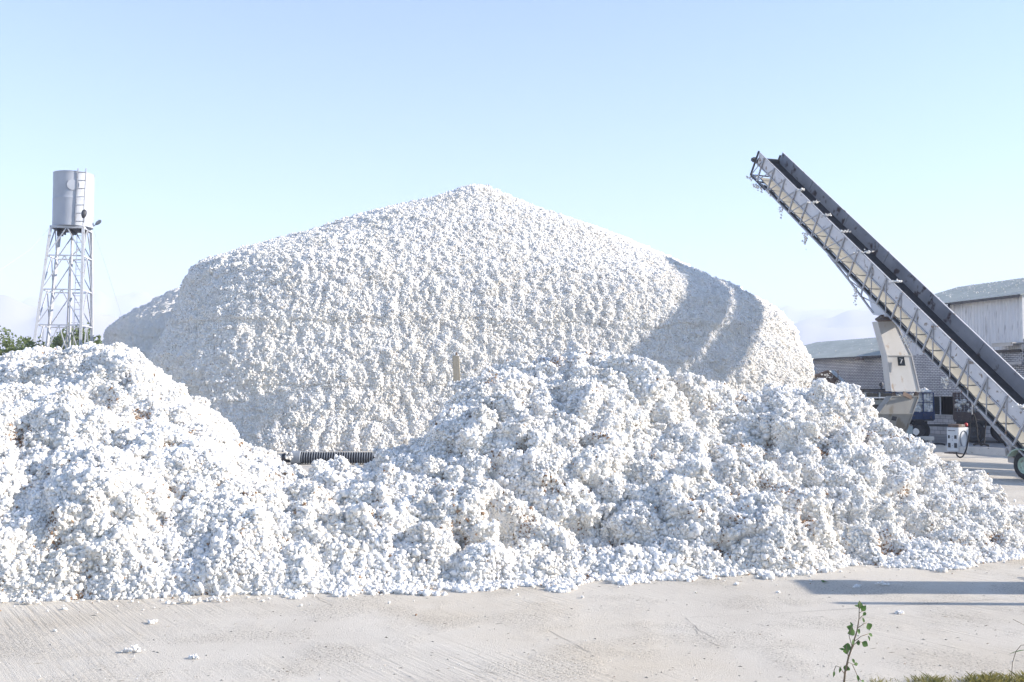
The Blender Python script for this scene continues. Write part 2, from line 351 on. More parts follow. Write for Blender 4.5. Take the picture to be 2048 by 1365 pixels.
def ip(px, tab): return np.interp(px, [a for a, b in tab], [b for a, b in tab])
def heap(name, label, x0, x1, Y0, Y1, layers, seed, ntuft, front, amp=1.0):
    px = np.arange(x0, x1, 4.0); Ys = np.arange(Y0, Y1, .04)
    PX, YY = np.meshgrid(px, Ys); Z = np.zeros_like(PX)-.9
    wob = perlin(np.stack([PX.ravel()/150, YY.ravel()*0, PX.ravel()*0+seed], 1)).reshape(PX.shape)
    XX = (PX-1024)/F*YY
    nbig = perlin(np.stack([XX.ravel()/2.2, YY.ravel()/2.2, XX.ravel()*0+seed*1.7], 1)).reshape(PX.shape)
    for (tab, Yr, dback, p, foot) in layers:
        yr = ip(PX, Yr)+wob*.25; yt = ip(PX, tab); yf = ip(PX, front if foot is None else foot)+wob*.18
        H = np.maximum(.06, CAMH+(775-yt)/F*yr)
        t = np.clip((YY-yf)/(yr-yf), -.5, 1); f = np.where(t > 0, np.sin(np.clip(t,0,1)*math.pi/2)**p, t*2)
        tb = np.clip((yr+dback-YY)/dback, -.3, 1); fb = np.where(tb > 0, np.sin(np.clip(tb,0,1)*math.pi/2)**.9, tb)
        h = H*np.where(YY <= yr, f, fb)
        k = 8.0; mx = np.maximum(Z, h); Z = mx+np.log1p(np.exp(-k*np.abs(Z-h)))/k*np.clip(mx/.6, 0, 1)
    Z = Z-.03*np.clip(Z/.5, 0, 1)
    Pg = np.stack([XX, YY, Z], -1); nn = grid_normals(Pg)
    if nn[...,2].mean() < 0: nn = -nn
    q = Pg.reshape(-1,3); sc = np.clip((q[:,2]+.1)/.6, 0, 1)
    wq = q+.25*np.stack([perlin(q*1.1+5), perlin(q*1.1+15), perlin(q*1.1+25)], 1)
    d = .30*perlin(wq*.7+seed)+.27*(np.abs(perlin(wq*np.array([1.15,1.15,.8])+seed+9))*2-.5)+.16*(np.abs(perlin(wq*2.6+seed+3))*2-.45)+.11*(np.abs(perlin(wq*6.0+seed))*2-.4)
    pit = np.clip(perlin(q*2.6+seed+50)-.22, 0, .5)*np.clip(perlin(q*.6+seed+20)+.75, 0, 1); d = d-.85*pit
    d = (d-d.mean()*.9)*amp
    nf = nn.reshape(-1,3)*np.array([1,1.0,.75]); q = q+nf*(d*sc)[:,None]
    q[:,2] = np.maximum(q[:,2], -.15)
    ny, nx = PX.shape; idx = np.arange(nx*ny).reshape(ny, nx); Q = np.stack([idx[:-1,:-1], idx[:-1,1:], idx[1:,1:], idx[1:,:-1]], -1).reshape(-1,4)
    zq = q[Q][:,:,2].max(1); Q = Q[zq > -.02]
    o = npmesh(name, q, Q, M_heap, tint=np.tile(np.array([[.88,.86,.83]]), (len(q),1)))  # bed tint darkened to deepen the occlusion between tufts
    tag(o, label, 'cotton heap')
    rs = np.random.RandomState(int(seed*10)+1); ctr = q[Q].mean(1)
    yrm = ip(ctr[:,0]/ctr[:,1]*F+1024, layers[0][1]); keep = np.where(ctr[:,1] < yrm+.7, 1.0, .12)*np.where(ctr[:,2] > -.05, 1, 0)
    pts, ns, area = sample_surface(q, Q, ntuft, rs, keep)
    ns[ns[:,2] < -.2] *= -1
    # patchy sizes: big soft bolls in places, fine crumbs in others
    szn = perlin(pts*1.4+3)
    rad = np.clip(np.exp(rs.normal(size=ntuft)*.38)*.0158, .006, .042)*(1+.3*szn); pts = pts+ns*(rs.uniform(-.35, 1.0, (ntuft,1))*rad[:,None])
    pts[:,2] = np.maximum(pts[:,2], rad*.5)
    brn = .07
    near = pts[:,1] < 14.2; bs = .5+14*np.clip(perlin(pts*2.6+seed+50)-.14, 0, .5)
    V, Fc, T = tuft_arrays(pts[near], rad[near], int(seed*7)+2, 2, brn, bias=bs[near])
    V1, F1, T1 = tuft_arrays(pts[~near], rad[~near], int(seed*7)+5, 1, brn, bias=bs[~near]); print('near', near.sum(), 'far', (~near).sum())
    V = np.concatenate([V, V1]); Fc = np.concatenate([Fc, F1+len(V)-len(V1)]); T = np.concatenate([T, T1])
    t = npmesh('cotton_tufts', V, Fc, M_tuft, o, tint=T); t['kind'] = 'stuff'
    print(name, 'area', area, 'tufts', ntuft)
    return o
front = [(-300,10.9),(0,11.25),(250,11.45),(560,11.75),(900,12.2),(1200,12.7),(1500,13.0),(1640,13.15),(1700,13.7),(1900,13.55),(1960,14.0),(2048,14.3),(2400,14.8)]
NT = 155000
heap('cotton_heap', 'loose white seed cotton heap at the left, in front of the water tower', -300, 720, 10.6, 21.5, [
    ([(-300,760),(0,722),(60,716),(130,700),(180,694),(235,696),(290,726),(340,764),(400,806),(450,850),(500,884),(540,912),(580,950),(640,1010),(720,1100)], [(-300,17.5),(0,17.5),(250,17.0),(450,16.2),(640,14.2),(720,13)], 3.2, .8, [(-300,13.9),(150,14.0),(300,13.6),(450,12.6),(560,11.95),(720,11.8)]),
    ([(-300,800),(0,792),(80,782),(140,782),(180,812),(230,842),(300,850),(380,868),(440,900),(500,960),(600,1040),(720,1190)], [(-300,15.3),(0,15.2),(200,14.8),(450,14.0),(720,12.5)], 2.2, .8, [(-300,12.2),(300,12.4),(450,12.1),(560,11.9),(720,11.8)]),
    ([(-300,940),(0,930),(100,915),(200,905),(300,930),(400,960),(500,985),(600,1060),(720,1190)], [(-300,13.0),(0,13.2),(300,13.2),(720,12.4)], 2.0, .7, None),
    ], 2.3, NT, front, .62)
heap('cotton_heap', 'loose white seed cotton heap filling the centre and right foreground before the post', 560, 2380, 11.4, 21.5, [
    ([(500,1150),(560,1010),(600,966),(640,954),(730,945),(775,905),(830,890),(870,855),(905,812),(945,762),(985,742),(1050,742),(1100,735),(1150,717),(1200,712),(1260,724),(1310,752),(1360,760),(1430,765),(1480,785),(1510,800),(1550,795),(1600,785),(1660,783),(1710,800),(1760,845),(1800,890),(1850,940),(1900,958),(1960,980),(2000,1003),(2048,1018),(2150,1050),(2380,1080)],
      [(500,12.6),(640,14.8),(900,16.6),(1200,17.2),(1450,17.4),(1700,17.3),(1850,16.6),(2048,16.0),(2380,16)], 3.0, .72, [(500,11.8),(640,12.0),(900,13.2),(1200,13.9),(1450,14.2),(1700,14.2),(1900,13.9),(2048,14.5),(2380,14.9)]),
    ([(500,1180),(600,1000),(680,975),(760,960),(850,940),(900,925),(960,930),(1010,960),(1080,1010),(1160,1060),(1250,1110),(1400,1140),(2380,1160)], [(500,12.6),(700,14.0),(900,14.6),(1100,14.2),(2380,14.4)], 1.8, .8, None),
    ([(500,1200),(1150,1100),(1240,1000),(1300,930),(1380,905),(1450,890),(1500,900),(1560,930),(1600,960),(1660,1010),(1750,1030),(1800,1060),(2000,1150),(2380,1180)], [(500,13),(1300,15.2),(1500,15.4),(1700,15.2),(2380,14.8)], 1.7, .7, None),
    ([(500,1160),(700,1110),(1000,1110),(1250,1090),(1450,1075),(1600,1095),(1660,1085),(1750,1055),(1850,1050),(1930,1070),(2000,1085),(2380,1100)], [(500,12.6),(900,13.0),(1300,13.6),(1640,14.1),(1700,14.6),(2048,15.0),(2380,15.4)], 1.2, .8, None),
    ], 6.1, int(NT*1.45), front)

# ------------------------------------------------------------------ cotton: pressed stacks
def stack(name, label, levels, seed, du, dvs, amp, skew=0.0):
    """levels: (py, pxL, pxR, Yext, YF, YB, exponent)"""
    L = []
    for (py, xl, xr, ye, yf, yb, ex) in levels:
        L.append((CAMH+(775-py)/F*ye, (xl-1024)/F, (xr-1024)/F, yf, yb, ex))
    L = np.array(L); L[0,0] = -.1
    # arc-like parameter through levels
    seg = np.sqrt(np.diff(L[:,0])**2+np.diff(L[:,3])**2); s = np.concatenate([[0], np.cumsum(seg)])
    nv = int(s[-1]/dvs); sv = np.linspace(0, s[-1], nv)
    T = np.stack([np.interp(sv, s, L[:,i]) for i in range(6)], 1)
    for _ in range(int(nv*.02)+2):
        T[1:-1] = (T[:-2]+T[1:-1]*2+T[2:])/4
    # angular parameter, dense on the front
    nf = int(42/du); th = np.concatenate([np.linspace(-math.pi, 0, nf, endpoint=False)+0, np.linspace(0, math.pi, nf//5, endpoint=False)])
    # redistribute by arc on middle ring
    c, si = np.cos(th), np.sin(th)
    rows = []
    Zr = T[:,0]
    for k in range(nv):
        Z, rl, rr, yf, yb, ex = T[k]
        e = 2.0/ex; cx = np.sign(c)*np.abs(c)**e; sy = np.sign(si)*np.abs(si)**e
        r = (rl+rr)/2+(rr-rl)/2*cx; Y = (yf+yb)/2+(yb-yf)/2*sy
        Y = Y+skew*(r*Y+9.0); rows.append(np.stack([r*Y, Y, np.full_like(Y, Z)], 1))
    Pg = np.array(rows)
    # even out spacing around each ring
    out = np.empty_like(Pg)
    for k in range(nv):
        ring = np.concatenate([Pg[k], Pg[k][:1]]); dd = np.linalg.norm(np.diff(ring[:,:2], axis=0), axis=1)
        wgt = dd*np.where((ring[:-1,1]+ring[1:,1])/2 > (T[k,3]+T[k,4])/2+.5, .2, 1.0)+1e-9
        cs = np.concatenate([[0], np.cumsum(wgt)]); tt = np.linspace(0, cs[-1], len(th), endpoint=False)
        out[k] = np.stack([np.interp(tt, cs, ring[:,i]) for i in range(3)], 1)
    Pg = out; n = grid_normals(np.concatenate([Pg[:,-1:],Pg,Pg[:,:1]], 1))[:,1:-1]
    ctr = np.array([Pg[...,0].mean(), Pg[...,1].mean(), 0])
    if ((Pg-ctr)*n)[...,:2].sum() < 0: n = -n
    q = Pg.reshape(-1,3); n = n.reshape(-1,3)
    wq = q+.15*np.stack([perlin(q*2+5), perlin(q*2+15), perlin(q*2+25)], 1)
    top = np.clip((q[:,2]-7)/1.5, 0, 1)
    low = perlin(q*np.array([.22,.22,.35])+seed)*.55
    vert = np.abs(perlin(wq*np.array([1.9,1.9,.75])+seed))*2-.5; lump = np.abs(perlin(wq*1.7+seed+4))*2-.5
    d = low*.16+amp*((.12*vert)*(1-top)+.09*lump+.085*(np.abs(perlin(wq*3.6+seed))*2-.5)+.07*(np.abs(perlin(wq*8+seed))*2-.5))
    wl = worley(q*np.array([11,11,9.0]))
    d = d+.06*(.55-wl)+.05*(np.abs(perlin(q*15+seed))*2-.5)
    # ledges left by the trampling of successive lifts
    led = .16*np.tanh((np.mod(q[:,2]+.25*perlin(q*.5+8), 2.55)-1.9)*3)*(1-top)
    d = d-led*.2*np.where(q[:,2] < 7, 1, 0)
    q = q+n*d[:,None]
    nu = len(th); idx = np.arange(nv*nu).reshape(nv, nu); nx_ = np.roll(idx, -1, axis=1)
    Q = np.stack([idx[:-1], nx_[:-1], nx_[1:], idx[1:]], -1).reshape(-1,4)
    # cap
    q = np.concatenate([q, q[idx[-1]].mean(0, keepdims=True)]); cidx = len(q)-1
    capq = np.stack([idx[-1], nx_[-1], np.full(nu, cidx), np.full(nu, cidx)], -1)
    hs = perlin(q*20+3)*.5+perlin(q*5+9)*.5
    tn = np.ones((len(q),3))*np.array([[.88,.86,.83]]); br = hs > .42; tn[br] = np.array([.72,.66,.58]); br = hs > .50; tn[br] = np.array([.45,.36,.28])  # bed tint darkened as shade between tufts; noise flecks are trash
    Qc = np.concatenate([Q, Q[-1:]]) ; o = npmesh(name, q, Q, M_loaf, tint=tn)
    tag(o, label, 'cotton stack')
    c2 = npmesh('stack_crest', q[np.concatenate([idx[-1],[cidx]])]-np.array([0,0,.0]), np.array([[i,(i+1)%nu,nu] for i in range(nu)]), M_loaf, o, tint=tn[:nu+1])
    print(name, len(Q)); return o, q, Q
big, bq, bQ = stack('cotton_stack', 'huge loaf-shaped stack of pressed seed cotton behind the wooden post and black hose', [
    (883,284,1648,44,36.9,57,5),(815,290,1641,44,37.4,56.8,4.8),(720,304,1624,44,37.9,56.4,4.5),(690,318,1610,44,38.15,56.2,4.2),(640,345,1590,44,38.5,56,4.0),
    (600,362,1558,44.5,39.0,55.6,3.6),(560,370,1490,45,39.6,55,3.2),(535,385,1435,45.2,40.2,54.6,2.7),(515,440,1392,45.5,40.8,54,2.5),(480,556,1318,46,41.8,53,2.3),
    (455,640,1258,46.3,42.3,52,2.2),(432,708,1190,46.6,43.2,51.2,2.1),(410,780,1112,46.8,44.1,50.4,2.0),(389,858,1052,47,44.8,49.6,2.0),(373,900,1008,47,45.4,49,2.0),(361,930,982,47,46.2,48,2.0),(357,948,962,47,46.7,47.4,2.0)],
    4.7, .038, .036, .8, .23)
st2, q2, Q2 = stack('cotton_stack', 'lower shaded stack of pressed cotton behind the left end of the huge one', [
    (872,190,640,54,49.5,60,3.0),(720,196,640,54,49.8,59.6,3.0),(690,203,640,54,50,59.4,2.8),(660,214,640,54,50.3,59,2.6),(640,238,635,54,50.6,58.6,2.5),(610,290,630,54,51.3,58,2.4),(585,332,620,54,52,57,2.2),(570,372,600,54,52.8,56,2.1),(560,420,560,54,53.6,55.2,2.0)],
    8.2, .06, .05, .6)
# loose tufts clinging to the face of the big stack
rs = np.random.RandomState(5)
c_ = bq[bQ].mean(1); pts, ns, ar = sample_surface(bq, bQ, 270000, rs, np.where(c_[:,1] < 47.5, 1.0, 0.0))
rad = rs.uniform(.018, .044, len(pts)); V, Fc, T = tuft_arrays(pts+ns*np.sign((ns*(pts-np.array([0,47,3]))).sum(1))[:,None]*.012, rad, 77, 1, .07, lump=.4)
t = npmesh('cotton_tufts', V, Fc, M_tuft, big, tint=T); t['kind'] = 'stuff'

#SECTION2
# ------------------------------------------------------------------ clumps of cotton
def clump(loc, size, n, seed, label, group=None, drop=0.0, name='cotton_clump', cat='cotton clump'):
    r_ = np.random.RandomState(seed); pts = r_.normal(size=(n,3))*np.array(size)*.5
    if drop > 0: pts[:,2] = -np.abs(pts[:,2])*drop; pts[:,:2] *= (1+pts[:,2:3]/max(.01, drop*size[2]*2))
    else: pts[:,2] = np.abs(pts[:,2])
    rad = r_.uniform(.2, .45, n)*max(min(size), .035)*1.0
    V, Fc, T = tuft_arrays(pts, rad, seed, 2, .0)
    o = npmesh(name, V, Fc, M_tuft, None, tint=T); o.location = loc
    return tag(o, label, cat, group)
gr = 'stray tufts of cotton on the concrete'
for i, (px, py, s_, lb) in enumerate([
    (62,1208,.07,'lone tuft of cotton on the concrete just below the left end of the heap'),
    (370,1207,.075,'wide flat tuft of cotton on the concrete at the left, left one of a pair'),
    (430,1203,.06,'round tuft of cotton on the concrete at the left, right one of a pair'),
    (306,1247,.035,'tiny wisp of cotton on the concrete between the pair and the ragged tuft'),
    (268,1305,.06,'ragged tuft of cotton nearest the bottom left of the concrete'),
    (1006,1171,.06,'single boll of cotton fallen in front of the middle of the heap'),
    (1765,1171,.04,'small tuft on the shaded concrete right of the green leaf'),
    (1715,1175,.03,'very small tuft on the concrete between the green leaf and the shaded strip'),
    (1798,1228,.03,'thin white wisp of cotton above the green sapling'),
    (388,1318,.03,'thin white fibre on the concrete near the bottom edge'),
    (1985,975,.10,'flattened tuft of cotton on the yard near the conveyor wheel')]):
    g_ = G(px, py); clump((g_.x, g_.y, s_*.25), (s_*1.5, s_*1.2, s_*.6), 20, 100+i, lb, gr, name='cotton_tuft', cat='cotton tuft')
# grit, straw and fluff scattered over the yard
rs = np.random.RandomState(11); Vs, Fs = [], []; nb = 0
for i in range(800):
    y = 8.0+rs.uniform()**1.6*9; x = rs.uniform(-.56,.56)*y; L_ = rs.uniform(.005,.02)*(2.0 if rs.uniform() < .15 else 1); a = rs.uniform(0, 6.28); wd = rs.uniform(.0015,.006)
    dx, dy = math.cos(a)*L_, math.sin(a)*L_; nx_, ny_ = -math.sin(a)*wd, math.cos(a)*wd; h = rs.uniform(.003,.010)
    Vs += [(x-dx-nx_,y-dy-ny_,.001),(x-dx+nx_,y-dy+ny_,.001),(x+dx+nx_,y+dy+ny_,.002),(x+dx-nx_,y+dy-ny_,.002),(x,y,h)]
    Fs += [(nb,nb+1,nb+4),(nb+1,nb+2,nb+4),(nb+2,nb+3,nb+4),(nb+3,nb,nb+4)]; nb += 5
M_litter = wx('straw_litter', (.16,.13,.10), (.50,.46,.40), .9, 0, 1.5, bump=0)
tag(npmesh('straw_litter', np.array(Vs), np.array(Fs), M_litter, smooth=False), kind='stuff')
rs = np.random.RandomState(12); n_ = 420; y = 8.3+rs.uniform(size=n_)**1.3*8; x = rs.uniform(-.56,.56,n_)*y
V, Fc, T = tuft_arrays(np.stack([x,y,np.full(n_,.006)],1), rs.uniform(.002,.006,n_), 5, 1, .1); V[:,2] = np.abs(V[:,2])
tag(npmesh('cotton_lint', V, Fc, M_tuft, smooth=True, tint=T), kind='stuff')

rs = np.random.RandomState(14); n_ = 900; px_ = rs.uniform(-40,2090,n_); y = ip(px_, front)-rs.exponential(.26, n_)+.15; x = (px_-1024)/F*y
V, Fc, T = tuft_arrays(np.stack([x,y,np.full(n_,.008)],1), np.clip(rs.exponential(.009,n_),.003,.028), 6, 1, .12); V[:,2] = np.maximum(V[:,2], .001)
tag(npmesh('cotton_fluff', V, Fc, M_tuft, smooth=True, tint=T), kind='stuff')

# ------------------------------------------------------------------ water tower
TY = 50.0
tw = empty('water_tower', (P(135,690,TY).x, TY+.8, 0)); tag(tw, 'silver steel water tank on a tall white lattice tower at the left', 'water tower')
beta = math.radians(-9.0)
ex = Vector((-math.cos(beta), math.sin(beta), 0)); ey = Vector((math.sin(beta), math.cos(beta), 0))   # from the nearest corner: to the left, and away
def corner(z):
    """four leg positions at height z"""
    zt, zb = P(166,455,TY).z, P(163,690,TY).z; t = (zt-z)/(zt-zb)
    A0 = P(166.5,455,TY); A1 = P(163,690,TY); A = A0.lerp(A1, t); A.z = z; A.y = TY-t*.12
    s_ = 1.55+(2.2-1.55)*t
    return [A, A+ex*s_, A+ex*s_+ey*s_, A+ey*s_]
zt = P(150,455,TY).z; rings = [P(150,512,TY).z, P(150,580,TY).z, P(150,651,TY).z, 2.1]
for k in range(4):
    m = MB(); zz = [zt-.05]+rings+[0]
    pts = [corner(z)[k] for z in zz]
    for a, b in zip(pts[:-1], pts[1:]): m.bar(a, b, .13, .13)
    m.build('leg', M_tower, tw, world=True)
zs = [zt]+rings+[0]
for lv in range(1, 5):
    c = corner(zs[lv]); m = MB()
    for k in range(4): m.bar(c[k], c[(k+1)%4], .065, .065)
    m.build('ring_beam', M_tower, tw, world=True)
for lv in range(0, 5):
    c0, c1 = corner(zs[lv]), corner(zs[lv+1]); m = MB()
    for k in range(4):
        mid = (c0[k]+c0[(k+1)%4])/2; m.bar(mid, c1[k], .05, .05); m.bar(mid, c1[(k+1)%4], .05, .05)
    m.build('brace', M_tower, tw, world=True)
c = corner(zt); m = MB()
for k in range(4): m.bar(c[k], c[(k+1)%4], .1, .12)
ctop = sum(c, Vector())/4
m.build('platform_rim', M_tower, tw, world=True)
m = MB(); rot = Matrix.Rotation(-beta, 3, 'Z')
m.box(ctop+Vector((0,0,-.03)), (1.62,1.62,.03), rot)
for k in (-.5,0,.5): m.box(ctop+Vector((0,0,-.12))+rot@Vector((k,0,0)), (.08,1.6,.14), rot)
m.box(ctop+rot@Vector((-.45,-.3,-.28)), (.25,.25,.25), rot)
m.build('platform', M_darkmetal, tw, world=True)
tc_ = P(147,447,TY+.75); R_ = .985*(TY+.75)/TY; zb = zt+.08; ztop = P(147,350,TY+.75).z
tc_ = Vector((P(147,400,ctop.y).x, ctop.y, 0)); R_ = .96*ctop.y/50
prof = [(0,zb),(R_,zb),(R_,zb+.02)]; nseg = 14
for i in range(nseg+1):
    z = zb+.03+(ztop-zb-.06)*i/nseg; prof.append((R_*(1+.004*math.sin(i*2.1)), z))
    if i == nseg//2: prof += [(R_*1.006, z+.01), (R_*1.006, z+.03), (R_, z+.04)]
prof += [(R_,ztop-.02),(R_*1.01,ztop-.02),(R_*1.01,ztop),(R_*.98,ztop),(0,ztop+.12)]
m = MB(); m.lathe(prof, tc_, (0,0,1), 48); tank = m.build('tank', M_tank, tw, smooth=True, autosmooth=True, world=True)
m = MB(); hn = Vector((.36,-.93,0)); hc = tc_+hn*(R_-.02)+Vector((0,0,P(163,372,TY).z)); m.lathe([(0,.05),(.25,.05),(.27,.05),(.27,0),(.30,0),(.30,.02)], hc, hn, 24); m.build('hatch', M_tank, tank, world=True)
def ladder(p0, p1, wd, n, name, parent, r=.02, side=Vector((1,0,0))):
    p0 = Vector(p0); p1 = Vector(p1); m = MB(); sd = side.normalized()*wd/2
    m.tube([p0-sd, p1-sd], r, 6); m.tube([p0+sd, p1+sd], r, 6)
    for i in range(n):
        q = p0.lerp(p1, (i+.5)/n); m.tube([q-sd, q+sd], r*.8, 6)
    return m.build(name, M_steel, parent, world=True)
ladder((P(160,447,TY-.15).x,TY-.25,zt+.05), (P(168,348,TY).x,TY-.22,ztop+.12), .40, 7, 'tank_ladder', tw, .03)
ladder((P(150,690,TY+.9).x,TY+1.0,0), (P(160,512,TY+.9).x,TY+1.0,zt-.1), .42, 30, 'climbing_ladder', tw, .016)
m = MB(); m.tube([(P(139,690,TY+.8).x-.05,TY+.9,0), (P(143,455,TY+.8).x,TY+.9,zt-.05)], .065, 8); m.build('riser_pipe', M_tower, tw, smooth=True, world=True)
m = MB(); m.tube([(P(131,690,TY+1).x-.1,TY+1.15,0), (P(139,530,TY+1).x-.02,TY+1.1,P(138,510,TY).z),(P(143,500,TY).x,TY+1,P(140,495,TY).z+.1)], .045, 8); m.build('drain_pipe', M_tower, tw, smooth=True, world=True)
lp = P(168,446,TY-.2)
m = MB(); m.tube([lp, P(168.5,436,TY-.45), P(168,430,TY-.6)], .025, 6); hd = P(168,428,TY-.65)
lm = m.build('lamp_arm', M_tower, tw, world=True)
m = MB(); m.lathe([(0,-.25),(.06,-.22),(.12,-.08),(.13,.05),(.1,.17),(.0,.24)], hd, (0.05,.25,1), 14); m.build('lamp_head', M_darkmetal, lm, smooth=True, world=True)
a_ = P(183,456,TY+1.4); b_ = P(205,439,TY+.6)
m = MB(); m.tube([a_, a_.lerp(b_, .5)], .03, 6); lm = m.build('lamp_arm', M_tower, tw, world=True)
d_ = (b_-a_).normalized(); m = MB(); m.lathe([(0,-.02),(.06,.02),(.10,.2),(.09,.42),(.04,.55),(0,.58)], a_.lerp(b_, .42), d_, 14); m.build('lamp_head', M_collar, lm, smooth=True, world=True)
m = MB(); m.tube([P(98,458,TY), P(60,500,TY-2), P(0,541,TY-5), P(-200,660,TY-14)], .006, 5); m.build('guy_wire', M_tower, tw, world=True)
m = MB(); m.tube([P(188,462,TY+1.5), P(214,540,TY+4), P(246,642,TY+7), (P(300,700,TY+11).x, TY+11, .0)], .008, 5); m.build('guy_wire', M_tower, tw, world=True)

# ------------------------------------------------------------------ post and hose in the gap
po = MB(); a = P(911.5,711,30); b = P(921,860,30); b.z = 0; b.x = P(922,900,30).x
wd = Vector((.105,0,0)); dp = Vector((0,.16,0))
po.prism([a-wd, a+wd*.9+Vector((0,0,-.02)), b+wd, b-wd], dp)
post = po.build('wooden_post', M_post, bevel=.012); tag(post, 'single weathered wooden post leaning slightly behind the centre heap', 'post')
m = MB(); m.lathe([(.0,0),(.03,0),(.035,.05),(.02,.09),(0,.1)], (a+wd*.2), (0,0,1), 8); m.build('post_cap', M_rust, post)
HY_ = 31.2; c0 = P(603,915,HY_); c0.z = .205; x1 = P(905,915,HY_).x; prof = []; n = int((x1-c0.x)/.078); 
for i in range(n):
    for h, r in ((0,.165),(.02,.165),(.03,.185),(.06,.185),(.07,.165)): prof.append((r, i*.078+h))
m = MB(); m.lathe(prof, c0, (1,0.0,0), 32)
hose = m.build('corrugated_hose', M_hose, smooth=True, autosmooth=True); tag(hose, 'black corrugated hose lying on the yard at the foot of the huge stack', 'hose')
m = MB()
for i in range(n): m.lathe([(.188,i*.078+.034),(.2,i*.078+.038),(.2,i*.078+.052),(.188,i*.078+.056)], c0, (1,0,0), 28)
m.build('ribs', M_collar, hose, smooth=True, autosmooth=True)  # dusty ribs kept paler to carry the highlights along the black hose
m = MB(); m.lathe([(.18,-.32),(.215,-.3),(.215,-.02),(.19,0)], c0, (1,0,0), 32); m.build('collar', M_collar, hose, smooth=True, autosmooth=True)
m = MB(); m.lathe([(0,-.62),(.12,-.6),(.16,-.5),(.15,-.32)], c0, (1,0,0), 20); m.build('inner_pipe', M_hose, hose, smooth=True, autosmooth=True)
p_ = P(580,915,HY_-.1); clump((p_.x,p_.y-.15,.22), (.12,.12,.3), 14, 61, 'tuft of cotton caught on the grey end of the black hose')

